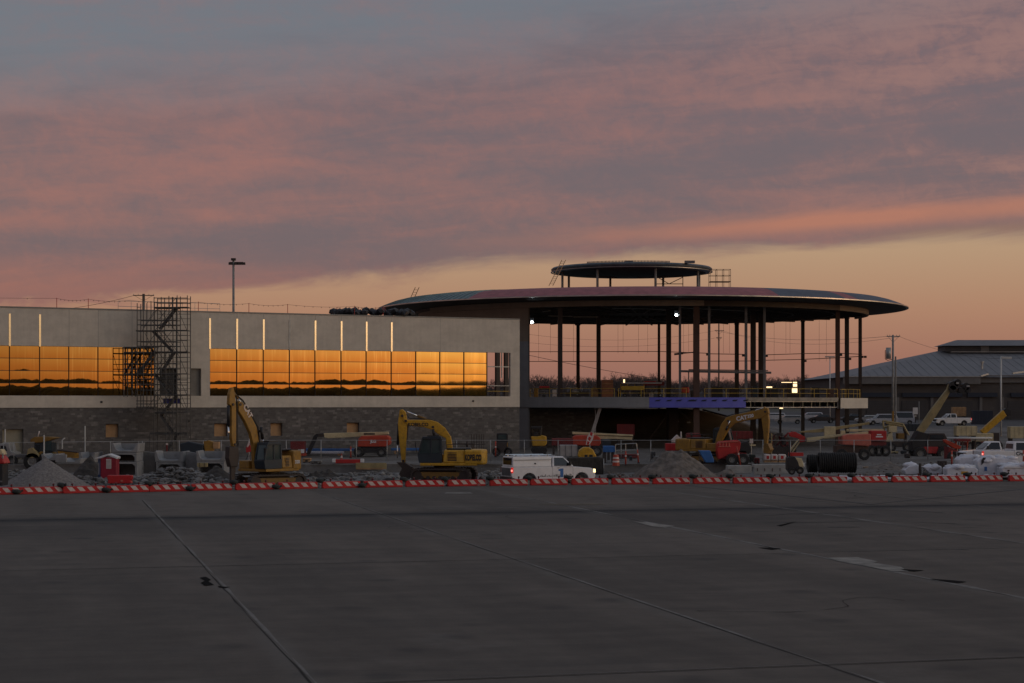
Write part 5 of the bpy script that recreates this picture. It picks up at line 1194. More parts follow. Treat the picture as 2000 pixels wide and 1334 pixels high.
t_.prism('roof', [(188,895),(199,891),(215,886),(232,892),(232,896),(215,889.5),(200,895)], -.62, .55, 'white', bevel=.02); t_.box('vent_panel', 211, 896, 221, 915, -.58, -.55, 'stripe_white', bevel=.01)
t_.box('door', 203, 897, 227, 941, -.565, -.551, 'red_booth', bevel=.005)
b_ = MB(); 
for i in range(7): q = t_.p(212, 898+i*2.4); r_ = t_.p(220, 898+i*2.4); b_.box(q.x, r_.x, -.59, -.581, q.z-.03, q.z)
b_.build('vent_slat', 'galv', t_.o)
q = t_.p(195, 904); MB().box(q.x-.09, q.x+.09, -.1, .0, q.z-.8, q.z).build('side_vent', 'galv', t_.o)

# ================================================================== PRECAST CONCRETE
def trough(label, x0, y0, x1, y1, Yd, dep=2.6, tk=.13, z=None, m='precast'):
    zb = W(0, y1, Yd).z; t_ = T('concrete_trough', label, 'precast concrete', (x0+x1)/2, Yd, zb); k = Yd/F; wd = (x1-x0)*k/2; h = (y1-y0)*k
    MB().prism([(-wd,0),(wd,0),(wd+.06,h),(wd-tk+.04,h),(wd-tk-.12,tk+.12),(wd-tk-.3,tk),(-wd+tk+.3,tk),(-wd+tk+.12,tk+.12),(-wd+tk-.04,h),(-wd-.06,h)], 0, dep).build('channel', m, t_.o, bevel=.02)
    MB().box(-wd+tk, wd-tk, dep-.15, dep-.05, tk, h*.92).build('end_plate', m, t_.o)
def frame(label, x0, y0, x1, y1, Yd, dep=2.4, tk=.16):
    zb = W(0, y1, Yd).z; t_ = T('precast_portal', label, 'precast concrete', (x0+x1)/2, Yd, zb); k = Yd/F; wd = (x1-x0)*k/2; h = (y1-y0)*k
    b_ = MB(); b_.box(-wd, wd, 0, dep, h-tk, h); b_.box(-wd, -wd+tk, 0, dep, 0, h-tk-.002); b_.box(wd-tk, wd, 0, dep, 0, h-tk-.002); b_.box(-wd+tk+.002, wd-tk-.002, dep-.2, dep, 0, h-tk-.002)
    b_.prism([(-wd+tk, h-tk),(-wd+tk+.2, h-tk),(-wd+tk, h-tk-.2)], .001, dep-.21); b_.prism([(wd-tk, h-tk),(wd-tk-.2, h-tk),(wd-tk, h-tk-.2)], .001, dep-.21)
    b_.build('portal', 'precast', t_.o, bevel=.015)
trough('grey concrete trough on top of the stack behind the portable toilet', 219, 866, 268, 883.5, 134); frame('concrete frame in the middle of the stack behind the portable toilet', 219, 884, 267, 901.5, 134); frame('concrete frame at the bottom of the stack behind the portable toilet', 219, 902, 268, 930, 134)
trough('concrete trough with dark blue inside behind the rubble, right of the stacked ones', 303, 882, 357, 902.5, 136); frame('low concrete frame under the trough behind the rubble', 305, 903, 356, 927, 136)
trough('concrete trough farthest right behind the rubble, next to the breaker', 384, 881, 440, 900.5, 135); frame('low concrete frame under the rightmost trough', 384, 901, 438, 925, 135)
trough('concrete trough holding the rusty yellow bucket', 119, 896, 156, 905, 131); trough('upturned concrete trough leaning right of the yellow bucket', 155, 884, 184, 903, 133); trough('small concrete trough in front of the wheel loader', 82, 887, 108, 899, 131)
t_ = T('precast_slab', 'flat concrete panel left of the rusty yellow bucket', 'precast concrete', 118, 130, W(0,903,130).z); t_.box('panel', 108, 888, 129, 903, 0, .3, 'precast')
t_ = T('precast_slab', 'dark concrete panel between the two trough stacks', 'precast concrete', 292, 137, W(0,925,137).z); t_.prism('panel', [(279,881),(303,884),(303,925),(279,925)], 0, .3, 'concrete')
t_ = T('precast_slab', 'ribbed concrete panel left of the rightmost trough', 'precast concrete', 372, 137, W(0,925,137).z); t_.prism('panel', [(362,881),(384,885),(384,925),(362,925)], 0, .3, 'precast')
t_ = T('timber_bundle', 'short timber bundle inside the frame under the rightmost trough', 'timber', 395, 134.3, W(0,914,134.3).z); t_.box('timber', 386, 904, 405, 912, -.2, .3, 'olive'); t_.multi('strap', [((391,903.6,-.22),(391,912.4,-.22)),((400,903.6,-.22),(400,912.4,-.22))], .02, 'black')
t_ = T('sign_board', 'white sign board hung on the fence behind the middle trough', 'sign', 310, 148, W(0,888,148).z); t_.box('board', 305, 880, 316, 887.5, -.03, 0, 'white', bevel=0); t_.multi('leg', [((307,887),(307,900)),((314,887),(314,900))], .02, 'galv')
t_ = T('sign_board', 'white sign board on the fence left of the orange boom lift', 'sign', 590, 157, W(0,885,157).z); t_.box('board', 585, 878, 595, 884, -.33, -.3, 'white', bevel=0); t_.multi('clip', [((586,879,-.3),(586,879,0)),((594,879,-.3),(594,879,0))], .02, 'galv')
t_ = T('caution_tape', 'hanging strips of red mesh between the trough stacks', 'safety netting', 272, 150, W(0,893,150).z); t_.prism('netting', [(268,866),(274,870),(275,890),(269,892)], -.02, .02, 'darkred'); t_.tube('stake', [(271,893),(271,862)], .02, 'galv')
t_ = T('stone_column', 'red striped stake in the middle trough', 'post', 326, 149, W(0,893,149).z); t_.box('stake', 324.5, 868, 327.5, 893, -.05, .05, 'darkred'); t_.box('band', 324, 866, 328, 869, -.06, .06, 'stripe_white')
t_ = T('yellow_scraper', 'yellow machine blade and brown crate left of the breaker', 'machine part', 414, 146, 0)
t_.prism('blade', [(399,862),(407,860),(418,863),(417,885),(409,890),(402,884)], -.4, .4, 'yellow'); t_.box('crate', 418, 863, 429, 876, -.5, .3, 'plywood', bevel=.02); t_.prism('hood', [(354,866),(370,862),(400,868),(398,885),(356,888)], -.6, .6, 'blue_dark', bevel=.08)
t_ = T('concrete_beam', 'light concrete beam lying at the slab edge left of the black pipe coils', 'concrete beam', 1505, 133, -.35)
t_.prism('beam', [(1470,907),(1541,907),(1541,912),(1538,914),(1538,927),(1472,927),(1472,914),(1470,912)], -.4, .5, 'concrete_light', bevel=.03)
t_.multi('lifting_eye', [((x, 914, -.41), (x, 920, -.41)) for x in (1478, 1492, 1507, 1522)], .03, 'steel_rust')
t_ = T('concrete_beam', 'low concrete block right of the gravel heap', 'concrete beam', 1440, 139, -.6); t_.box('beam', 1419, 909, 1467, 925, -.3, .6, 'concrete_light', bevel=.04)
t_ = T('timber_wall', 'tan timber shoring board below the orange boom lift', 'timber', 725, 148.4, -.7); t_.box('board', 695, 904, 755, 917, -.15, 0, 'olive'); t_.box('waler', 696, 914, 753, 917, -.22, -.151, 'wood')
# white bags with red print
for i, (x0, x1) in enumerate(((1492,1504),(1505,1518),(1520,1534))):
    t_ = T('bulk_bag', f"white sack with red mark on the pallet left of the small loader, {('left','middle','right')[i]} of three", 'sack', (x0+x1)/2, 148, W(0,903,148).z, 'white sacks beside the small loader'); t_.box('sack', x0, 887, x1, 899, -.35, .35, 'stripe_white', bevel=.1, segs=3); t_.box('print', x0+4, 890, x0+9, 896, -.37, -.35, 'red', bevel=0); t_.box('pallet', x0, 899.5, x1, 903, -.35, .35, 'wood', bevel=0)

# ================================================================== HEAPS AND RUBBLE
def heap(name, label, cat, px, Yd, rx, ry, h, m, z=None, rough=.25, peak=1.25, n=40, seed=1, flat=0.0, kind=None):
    from mathutils import noise as nz
    x0 = (px-1000)/F*Yd; zb = (gz(x0, Yd) if z is None else z)-.05; b_ = MB(); rg = []
    for j in range(n+1):
        q = j/n; r_ = []
        for i in range(n*2):
            a = math.pi*i/n; k = q*(1+.12*nz.noise(Vector((math.cos(a)*1.2, math.sin(a)*1.2, seed*3.1))))
            x, y = k*rx*math.cos(a), k*ry*math.sin(a); hh = h*max(0, 1-max(0, q-flat)/(1-flat))**peak
            hh += rough*(1-q)**.5*nz.noise(Vector((x*.9, y*.9, seed)))+rough*.5*nz.noise(Vector((x*3, y*3, seed+4)))*(1-q*.6)
            r_.append(b_.b.verts.new((x, y, max(-.08, hh) if j < n else -.1)))
        rg.append(r_)
    for A, B in zip(rg[:-1], rg[1:]):
        for i in range(n*2): 
            try: b_.b.faces.new((A[i], A[(i+1) % (n*2)], B[(i+1) % (n*2)], B[i]))
            except ValueError: pass
    o = b_.build(name, m, loc=(x0, Yd, zb), smooth=True); return tag(o, label, cat, kind=kind)
heap('gravel_pile', 'smooth grey gravel cone at the left behind the barricades', 'gravel heap', 88, 113.5, 3.15, 2.6, 2.05, 'gravel', rough=.05, peak=1.0, seed=3, z=-.33)
heap('dirt_pile', 'big brown and grey dirt heap right of the pickup', 'dirt heap', 1317, 130, 3.3, 3.0, 2.1, 'gravel_brown', rough=.38, peak=.8, seed=5, flat=.18, z=-.5)
heap('dirt_pile', 'low dirt mound running off the right foot of the big heap', 'dirt heap', 1425, 131, 1.9, 1.8, .85, 'gravel_brown', rough=.3, peak=1.1, seed=9, z=-.5)
heap('dirt_pile', 'flat brown dirt mound right of the black pipe coils', 'dirt heap', 1740, 139, 3.0, 3.0, .6, 'gravel_brown', rough=.3, seed=12)
heap('dirt_pile', 'black soil heap behind the portable toilet', 'dirt heap', 172, 125, 1.3, 2.2, 1.7, 'dark_dirt', rough=.4, peak=.75, flat=.12, seed=13, z=-.4)
heap('dirt_pile', 'grey soil heap right of the rubble, beside the breaker', 'dirt heap', 425, 121, 1.5, 2.0, 1.2, 'dark_dirt', rough=.4, peak=.75, flat=.12, seed=14, z=-.35)
heap('dirt_pile', 'dark broken soil heap between the two left excavators', 'dirt heap', 640, 135, 2.2, 2.0, .8, 'dark_dirt', rough=.5, seed=15, z=-.6)
def rubble(name, px0, px1, y0, y1, n, smin, smax, hfun, seed, m='rubble'):
    rnd = random.Random(seed); b_ = MB()
    for _ in range(n):
        Yd = rnd.uniform(y0, y1); px = rnd.uniform(px0, px1); x = (px-1000)/F*Yd; h = hfun(px, Yd)
        s = rnd.uniform(smin, smax)*rnd.choice((.6, .8, 1, 1.3)); rx_, ry_, rz_ = s, s*rnd.uniform(.5, 1), s*rnd.uniform(.25, .7)
        b_.blob((x, Yd, gz(x, Yd)+rnd.uniform(0, 1)*h+rz_*.3), rx_, ry_, rz_, .38, 1)
    for v_ in b_.b.verts: v_.co.z += 0
    return tag(b_.build(name, m), kind='stuff')
hump = lambda a, c, h: (lambda px, Yd: h*math.exp(-((px-a)/c)**2))
rubble('rubble', 262, 450, 113, 128, 1500, .06, .27, lambda px, Yd: 1.15*math.exp(-((px-345)/85)**2)*math.exp(-((Yd-120)/5)**2), 1)
rubble('rubble', 150, 270, 116, 124, 260, .06, .24, lambda px, Yd: .4, 2); rubble('rubble', 560, 780, 112, 148, 700, .05, .26, lambda px, Yd: .12, 3)
rubble('rubble', 940, 1110, 118, 148, 300, .05, .28, lambda px, Yd: .35, 4); rubble('rubble', 1170, 1430, 124, 148, 500, .03, .18, lambda px, Yd: .1, 5, 'gravel_brown')
rubble('rubble', -40, 120, 122, 146, 260, .08, .32, lambda px, Yd: .5, 6); rubble('rubble', 1600, 1860, 122, 150, 220, .03, .14, lambda px, Yd: .05, 7, 'gravel_brown'); rubble('rubble', 440, 620, 109, 122, 520, .05, .24, lambda px, Yd: .15, 8)
rubble('rubble', 780, 980, 110.5, 116, 260, .04, .17, lambda px, Yd: .05, 9)
heap('rubble_mound', 'mound of broken dark rubble between the portable toilet and the breaker', 'rubble heap', 345, 121, 3.6, 2.6, 1.25, 'dark_dirt', rough=.5, seed=23, z=-.4)
# black pipe coils
def coils(label, px0, px1, py0, py1, Yd, n):
    k = Yd/F; Rr = (py1-py0)*k/2; wd = (px1-px0)*k; zb = W(0, py1, Yd).z; t_ = empty('pipe_coil_bundle', ((((px0+px1)/2)-1000)*k, Yd, zb), 0, label, 'pipe coils'); 
    for i in range(n):
        x = -wd/2+wd*(i+.5)/n; rr = wd/n*.5; b_ = MB()
        b_.lathe([(Rr-rr*1.4+rr*1.4*math.cos(a), rr*math.sin(a)) for a in [2*math.pi*j/8 for j in range(9)]], 28, (x, 0, Rr*random.uniform(.97, 1.0)), 'x')
        b_.lathe([(Rr*.8-rr+rr*math.cos(a), rr*.95*math.sin(a)) for a in [2*math.pi*j/8 for j in range(9)]], 24, (x, 0, Rr), 'x')
        b_.build('coil', 'rubber', t_, smooth=True)
coils('wide bundle of black pipe coils standing on edge behind the barricades', 1598, 1671, 883, 923.5, 125, 17); coils('narrow bundle of black pipe coils left of the wide one', 1577, 1596, 887, 923, 127, 5)
# wrapped bales
def bale(label, pts, Yd, d0, d1, m='plastic_wrap', extra=None, nm='wrapped_bale'):
    px = sum(a for a, c in pts)/len(pts); t_ = T(nm, label, 'wrapped material', px, Yd, W(0, max(c for a, c in pts), Yd).z); t_.prism('wrap', pts, d0, d1, m, bevel=.07, segs=3)
    if m == 'plastic_wrap':
        rnd_ = random.Random(int(px)); b2 = MB(); xa, xb = min(a for a, c in pts), max(a for a, c in pts); ya, yb = min(c for a, c in pts), max(c for a, c in pts)
        for i in range(int((xb-xa)/7)+2):
            q = t_.p(rnd_.uniform(xa+10, max(xa+11, xb-10)), ya+rnd_.choice((0, 0, .15))*(yb-ya), 0); b2.blob((q.x, rnd_.uniform(d0, d1)*.7, q.z-.05), rnd_.uniform(.3, .5), rnd_.uniform(.3, .45), rnd_.uniform(.14, .24), .14, 2)
        b2.build('loose_film', m, t_.o, smooth=True)
    if extra: extra(t_)
    return t_
bale('tall white wrapped bale below the rear of the crew cab pickup', [(1868,898),(1874,892),(1900,891),(1912,893),(1915,928),(1869,928)], 123.5, -.6, .8, extra=lambda t_: t_.box('label', 1899, 903, 1903, 911, -.62, -.6, 'olive', bevel=0))
def ex1(t_): t_.prism('strap_knot', [(1915,893),(1921,893),(1917,902),(1912,908),(1912,899)], -.66, -.6, 'black'); t_.box('label', 1918, 911, 1923, 919, -.63, -.6, 'blue', bevel=0)
bale('longest white wrapped bale with blue mark and black strap', [(1905,900),(1912,894),(1945,893),(1972,896),(1984,900),(1988,906),(1986,930),(1906,930)], 121.5, -.6, .8, extra=ex1)
bale('low white wrapped bale with yellow label', [(1845,914),(1852,911),(1900,912),(1906,916),(1905,928),(1846,928)], 120.5, -.6, .7, extra=lambda t_: t_.box('label', 1873, 920, 1886, 927, -.63, -.6, 'kyellow', bevel=0))
bale('white wrapped bale at the right frame edge', [(1952,913),(1960,908),(2030,907),(2036,912),(2036,931),(1953,931)], 120, -.6, .8, extra=lambda t_: (t_.box('mark', 1963, 917, 1967, 920, -.63, -.6, 'steel_rust', bevel=0), t_.box('lid', 1956, 911, 2036, 914, -.65, .82, 'white')))
bale('crumpled white plastic heap left of the dark posts', [(1763,918),(1772,910),(1786,907),(1795,908),(1795,926),(1766,927)], 123, -.5, .6)
bale('slanted white sheet between the two dark posts', [(1800,911),(1838,911),(1839,926),(1816,926)], 122.5, -.2, .5)
post('dark short post left of the slanted white sheet', 1797, 905, 122, 'steel_dark', .10, 'wooden_post', 0); post('dark short post right of the slanted white sheet', 1842, 903, 122, 'steel_dark', .10, 'wooden_post', 0)
b_ = MB(); prev = None; rnd = random.Random(4)
for i in range(70):
    px = 1645+i*4.6; x, y = row_pt(px); y += .55
    cur = [b_.b.verts.new((x+rnd.uniform(-.03,.03), y+dy, .12+zz_+rnd.uniform(0,.10))) for dy, zz_ in ((0, .0), (.25, .22), (.6, .2), (1.1+rnd.uniform(0,.2), .0))]
    if prev:
        for q in range(3): b_.b.faces.new((prev[q], prev[q+1], cur[q+1], cur[q]))
    prev = cur
tag(b_.build('plastic_sheet', 'plastic_wrap'), 'long crumpled strip of white plastic sheeting behind the right hand barricades', 'plastic sheet')
# mixed equipment under and beside the rotunda
t_ = T('tarp_cover', 'blue tarp draped over a frame at the right foot of the dirt heap', 'tarp', 1378, 143, 0); t_.prism('tarp', [(1364,880),(1386,880),(1393,897),(1393,903),(1378,903),(1371,892)], -.5, .5, 'blue', bevel=.04); t_.multi('stake', [((1364,880,-.5),(1366,908,-.5)),((1386,880,.5),(1388,908,.5))], .03, 'steel_dark')
a = lift('red_lift', 'red lift with slatted guard in front of the yellow excavator on the right', 1425, 148.5, 0, 'lift')
a.prism('body', [(1400,866),(1405,862),(1440,859),(1445,864),(1443,880),(1402,897),(1399,880)], -.7, .7, 'red', bevel=.05); a.multi('guard', [((x, 864, -.72), (x, 872, -.72)) for x in (1404, 1410, 1416, 1422)]+[((1401,864,-.72),(1440,862,-.72)),((1401,872,-.72),(1425,872,-.72))], .04, 'faded_red')
a.box('frame', 1404, 880, 1456, 896, -.6, .6, 'darkred'); a.wheel(1427, 897, .5, -1.0, .4); a.wheel(1449, 897, .5, -1.0, .4); a.prism('engine', [(1440,864),(1460,862),(1466,876),(1462,886),(1442,884)], -.6, .6, 'black', bevel=.05)
for lb, px, x0, y0, x1, y1, Yd, m, cat in (('dark red container behind the excavator arm', 1445, 1424, 842, 1468, 857, 185, 'darkred', 'container'), ('dark red metal box on the dirt slope under the floor', 1216, 1205, 828, 1238, 850, 200, 'darkred', 'container'), ('red covered crate left of the excavator on the right', 1350, 1341, 846, 1366, 872, 160, 'darkred', 'crate'),
    ('red and white material stack behind the big dirt heap', 1318, 1300, 866, 1332, 880, 155, 'red', 'material stack'), ('white printed panels stacked behind the fence left of the yellow generator', 1112, 1093, 869, 1127, 891, 152, 'galv', 'material stack'), ('dark red mesh crates behind the pickup roof', 1095, 1078, 856, 1118, 870, 162, 'darkred', 'crate'),
    ('blue crate right of the yellow generator', 1188, 1178, 871, 1200, 883, 153, 'blue', 'crate'), ('grey cabinet right of the dark red crates under the floor', 1187, 1176, 858, 1192, 873, 160, 'blue_dark', 'cabinet'), ('long cream container behind the crew cab pickup', 1985, 1971, 833, 2040, 856, 190, 'cream', 'container'),
    ('cream cabinet behind the orange machine', 1885, 1866, 832, 1905, 851, 186, 'cream', 'container'), ('dark blue stacked crates by the hangar', 1917, 1899, 802, 1937, 830, 296, 'navy', 'crate'), ('stack of brown timber by the hangar behind the far pickup', 1872, 1860, 795, 1885, 813, 300, 'wood', 'timber'), ('dark blue portable cabin left of the steep tan boom', 1777, 1766, 828, 1795, 842, 220, 'blue_dark', 'cabin')):
    z = W(0, y1, Yd).z; gzv = gz((px-1000)/F*Yd, Yd); t_ = T({'container':'container','crate':'crate','material stack':'material_stack','cabinet':'cabinet','timber':'timber_stack','cabin':'site_cabin'}[cat], lb, cat, px, Yd, gzv)
    o = t_.box('body', x0, y0, x1, y1, -.6, .8, m, bevel=.03)
    if z > gzv+.08:
        q0, q1 = t_.p(x0, y1), t_.p(x1, y1)
        for x in (q0.x+.15, q1.x-.15): MB().box(x-.08, x+.08, -.5, .7, -.05, q0.z).build('support', 'steel_dark', t_.o)
    q0, q1 = t_.p(x0, y0), t_.p(x1, y1); b_ = MB(); n = max(2, int((q1.x-q0.x)/.45))
    for i in range(n+1): x = q0.x+(q1.x-q0.x)*i/n; b_.box(x-.03, x+.03, -.64, -.601, q1.z+.02, q0.z-.02)
    b_.build('rib', m if m != 'galv' else 'steel_grey', o)
t_ = T('pipe_stack', 'white pipes stacked level behind the orange machine', 'pipes', 1895, 165, 0)
for i, (x0, x1, y) in enumerate(((1850,1938,856),(1855,1925,858.5),(1848,1900,861))): t_.tube('pipe', [(x0,y,i*.2),(x1,y,i*.2)], .12, 'pole_white')
t_.multi('stand', [((x, 857), (x, 893)) for x in (1858, 1880, 1905, 1928)], .05, 'steel_dark')
t_ = T('site_railing', 'low grey pipe railing on the slab left of the big dirt heap', 'railing', 1225, 150, 0); t_.multi('rail', [((1202,868),(1243,866)),((1202,880),(1243,879)),((1202,868),(1202,897)),((1243,866),(1247,900)),((1222,867),(1222,897))], .035, 'galv')
t_ = T('tarpaulin_tent', 'small white peaked cover behind the big dirt heap', 'cover', 1321, 158, 0); t_.prism('cover', [(1311,860),(1322,849),(1329,856),(1330,864),(1312,864)], -.5, .5, 'stripe_white'); t_.multi('leg', [((1312,864),(1312,895)),((1330,864),(1330,895))], .04, 'galv')
post('pale post with cross arm behind the big dirt heap', 1330, 843, 156, 'pole_white', .06); post('pale stake right of the big excavator arm', 1507, 846, 155, 'olive', .05)
t_ = T('sign_board', 'white notice fixed above the slab right of the red lift', 'sign', 1468, 156, 0); t_.box('board', 1464, 857, 1471, 866, -.05, 0, 'stripe_white', bevel=0); t_.box('lower_board', 1464, 868, 1476, 871, -.05, 0, 'cream', bevel=0); t_.multi('post', [((1467.5,866),(1467.5,900))], .03, 'galv')
t_ = T('mixed_plant', 'jumble of dark red machinery under the unfinished floor edge', 'machinery', 1520, 165, 0)
rnd = random.Random(8)
for i in range(14): x = rnd.uniform(1502, 1545); y = rnd.uniform(845, 872); t_.box('frame', x, y, x+rnd.uniform(4, 12), y+rnd.uniform(2, 10), rnd.uniform(-1, 0), rnd.uniform(.2, 1), rnd.choice(('darkred','steel_rust','black','steel_dark')), bevel=0)
t_.multi('arm', [((1515,872),(1540,845)),((1545,843),(1560,850)),((1504,886),(1512,850)),((1530,885),(1522,852))], .09, 'darkred'); t_.box('base', 1502, 872, 1552, 889, -1, 1, 'steel_dark')
t_ = T('rebar_cage', 'row of dark upright bars in front of the masonry wall', 'rebar', 932, 172, 0); t_.multi('bar', [((x, 848), (x, 890)) for x in (921,926,931,936,941,945)]+[((919,868),(947,868)),((919,878),(947,878))], .035, 'steel_dark')
t_ = T('lumber_bundle', 'long blue wrapped bundle lying at the foot of the masonry wall', 'lumber', 640, 173, .0); t_.box('bundle', 560, 876, 700, 881, -.3, .3, 'blue', bevel=.05); t_.box('bundle', 575, 881, 672, 886, -.4, .4, 'plastic_wrap', bevel=.05); t_.box('bearer', 580, 886, 584, 890, -.4, .4, 'wood'); t_.box('bearer', 660, 886, 664, 890, -.4, .4, 'wood')
t_ = T('lumber_bundle', 'blue wrapped bundle at the wall foot seen under the lettered excavator boom', 'lumber', 790, 176, .0); t_.box('bundle', 764, 875, 840, 880, -.3, .3, 'blue', bevel=.05); t_.box('bearer', 770, 880, 774, 887, -.3, .3, 'wood'); t_.box('bearer', 830, 880, 834, 887, -.3, .3, 'wood')

# smaller loose pieces among the machines
loose = (('dark steel crate under the steep tan boom', 'crate', 'crate', 1772, 884, 8, 9, 166, 'steel_dark'), ('tan timber stack behind the bright red boom lift', 'timber_stack', 'timber', 1745, 868, 16, 5, 180, 'olive'),
 ('dark tool chest left of the steep tan boom foot', 'tool_chest', 'tool box', 1765, 872, 9, 7, 178, 'blue_dark'), ('red gas cylinder rack right of the leaning red post', 'cylinder_rack', 'rack', 1478, 892, 9, 12, 150, 'darkred'), ('grey cable drum left of the concrete beam', 'cable_drum', 'drum', 1455, 902, 10, 8, 146, 'precast'),
 ('green grey cabinet under the white notice', 'cabinet', 'cabinet', 1469, 890, 11, 16, 153, 'sandbag'), ('rusty skip behind the black pipe coils', 'skip', 'skip', 1600, 880, 40, 10, 150, 'steel_rust'), ('dark hose heap between the skip and the faded red lift', 'hose_heap', 'hoses', 1625, 884, 20, 8, 146, 'black'),
 ('orange crate behind the black pipe coils', 'crate', 'crate', 1652, 879, 12, 9, 151, 'orange'), ('brown pallet lying on the dirt right of the coils', 'pallet', 'pallet', 1700, 904, 30, 3, 140, 'wood'), ('dark box behind the low wrapped bale', 'crate', 'crate', 1840, 900, 14, 10, 138, 'steel_dark'),
 ('cream compressor behind the long white pipes', 'compressor', 'compressor', 1915, 868, 22, 12, 178, 'cream'), ('dark plant trailer right of the orange machine', 'plant_trailer', 'trailer', 1905, 880, 26, 10, 160, 'steel_dark'), ('blue drum right of the traffic drum', 'oil_drum', 'drum', 1232, 893, 5, 9, 158, 'blue_dark'),
 ('dark red skip behind the low pipe railing', 'skip', 'skip', 1225, 872, 40, 9, 165, 'darkred'), ('grey heap of mats behind the big dirt heap', 'mat_stack', 'mats', 1290, 880, 26, 8, 158, 'concrete'), ('black bin left of the big dirt heap top', 'waste_bin', 'bin', 1275, 868, 9, 14, 162, 'black'),
 ('dark pump in front of the lettered excavator tracks', 'water_pump', 'pump', 962, 925, 14, 12, 121, 'steel_dark'), ('folded grey tarp pile left of the red board barrier', 'tarp_pile', 'tarp', 618, 905, 22, 6, 150, 'concrete'), ('brown crate behind the breaker excavator tracks', 'crate', 'crate', 600, 898, 16, 9, 153, 'wood'),
 ('rust coloured plates stacked behind the pickup canopy', 'plate_stack', 'steel plates', 1010, 884, 22, 6, 160, 'steel_rust'), ('grey generator box right of the small yellow excavator', 'generator_box', 'generator', 1078, 888, 12, 12, 158, 'galv'))
for lb, nm, cat, px, py, w_, h_, Yd, m in loose:
    x = (px-1000)/F*Yd; zg = gz(x, Yd); t_ = T(nm, lb, cat, px, Yd, zg); k = Yd/F; hw = w_*k/2; hh = max(.12, h_*k)
    MB().hexa([(-hw,-.5,.08),(hw,-.5,.08),(hw,.5,.08),(-hw,.5,.08),(-hw*.94,-.46,hh),(hw*.94,-.46,hh),(hw*.94,.46,hh),(-hw*.94,.46,hh)]).build('body', m, t_.o, bevel=.04)
    MB().box(-hw*.8, -hw*.55, -.45, .45, 0, .079).build('skid', 'steel_dark', t_.o); MB().box(hw*.55, hw*.8, -.45, .45, 0, .079).build('skid', 'steel_dark', t_.o)
    b_ = MB(); b_.box(-hw*.98, hw*.98, -.51, .51, hh*.72, hh*.78); b_.box(-hw*.3, hw*.3, -.52, -.48, hh*.25, hh*.6); b_.build('trim', 'black' if m != 'black' else 'steel_grey', t_.o)
# ================================================================== THINGS ON THE ROTUNDA DECK
DK = 5.625
def deck(nm, lb, cat, px, Yd): return T(nm, lb, cat, px, Yd, DK)
t_ = deck('plywood_crate', 'tall reddish plywood crate on the deck by the third column', 'crate', 1186, 205); t_.box('panel', 1175, 742, 1197, 776, -.6, .6, 'plywood_red'); t_.multi('batten', [((1176,750,-.62),(1196,750,-.62)),((1176,764,-.62),(1196,764,-.62))], .05, 'wood')
t_ = deck('scissor_lift', 'yellow guard railed lift on the deck right of the plywood crate', 'lift', 1237, 206); t_.box('platform', 1213, 754, 1257, 762, -.5, .5, 'yellow_rail'); t_.multi('rail', [((1212,750),(1258,748)),((1212,750),(1212,776)),((1258,748),(1258,776)),((1225,750),(1225,762)),((1240,749),(1240,762))], .04, 'yellow_rail'); t_.box('roof', 1214, 747, 1292, 749.5, -.5, .6, 'galv'); t_.box('lamp', 1217, 741, 1220, 748, -.5, -.4, 'warm_on')
t_.wheel(1220, 772, .22, -.6, .2); t_.wheel(1250, 772, .22, -.6, .2)
t_ = deck('ceiling_panel_stack', 'red sheet goods lying on trestles behind the yellow guard rails', 'material stack', 1278, 212); t_.box('sheets', 1256, 746, 1297, 753, -.5, .5, 'darkred'); t_.box('sheet', 1258, 744.5, 1280, 746, -.5, .4, 'red'); t_.multi('trestle', [((1262,753),(1262,776)),((1290,753),(1290,776))], .06, 'steel_dark')
t_ = deck('glazing_rack', 'rack of glinting metal trims on the deck left of the plywood crate', 'material stack', 1120, 206)
rnd = random.Random(2)
for i in range(12): x = rnd.uniform(1100, 1128); y = rnd.uniform(755, 771); t_.tube('trim', [(x,y,rnd.uniform(-.5,.5)),(x+rnd.uniform(5,18),y+rnd.uniform(-2,3),rnd.uniform(-.5,.5))], .035, rnd.choice(('galv','cream','chrome')))
t_.box('rack', 1104, 766, 1150, 774, -.4, .4, 'steel_dark')
t_ = deck('tool_shed', 'small gabled tan hut on the deck beside the dark third column', 'hut', 1161, 207); t_.prism('body', [(1154,775),(1154,762),(1161,753),(1168,762),(1168,775)], -.5, .5, 'wood'); t_.box('hatch', 1157, 764, 1165, 774, -.53, -.5, 'plywood', bevel=0)
t_ = deck('notice_board', 'white board standing on the deck behind the first column', 'board', 1083, 203); t_.box('board', 1079, 761, 1087, 774, -.04, .04, 'stripe_white', bevel=0); t_.multi('leg', [((1080,774),(1080,776)),((1086,774),(1086,776))], .03, 'galv')
t_ = deck('yellow_bin', 'yellow bin by the guard rail at the left end of the deck', 'bin', 1048, 203); t_.box('bin', 1043, 760, 1051, 776, -.3, .3, 'yellow', bevel=.05); t_.box('lid', 1042.5, 758, 1051.5, 760, -.32, .32, 'yellow_dark', bevel=0)
t_ = deck('pipe_cart', 'cart with red load on the deck at the left end', 'cart', 1066, 204); t_.box('load', 1053, 754, 1073, 758, -.3, .3, 'red'); t_.box('tray', 1052, 758, 1074, 761, -.35, .35, 'steel_dark'); t_.multi('leg', [((1054,761),(1054,776)),((1072,761),(1072,776))], .04, 'steel_dark'); t_.wheel(1062, 773, .15, -.4, .1)
t_ = deck('orange_heater', 'orange drum heater on the deck before the big brown column', 'heater', 1337, 205); t_.box('drum', 1331, 756, 1346, 768, -.4, .4, 'orange', bevel=.15, segs=3); t_.multi('leg', [((1333,768),(1332,776)),((1344,768),(1345,776))], .04, 'steel_dark')
t_ = deck('cable_reel', 'white reel lying on the deck above the blue membrane', 'cable reel', 1290, 203); t_.wheel(1290, 772, .2, -.2, .3, rim='white')
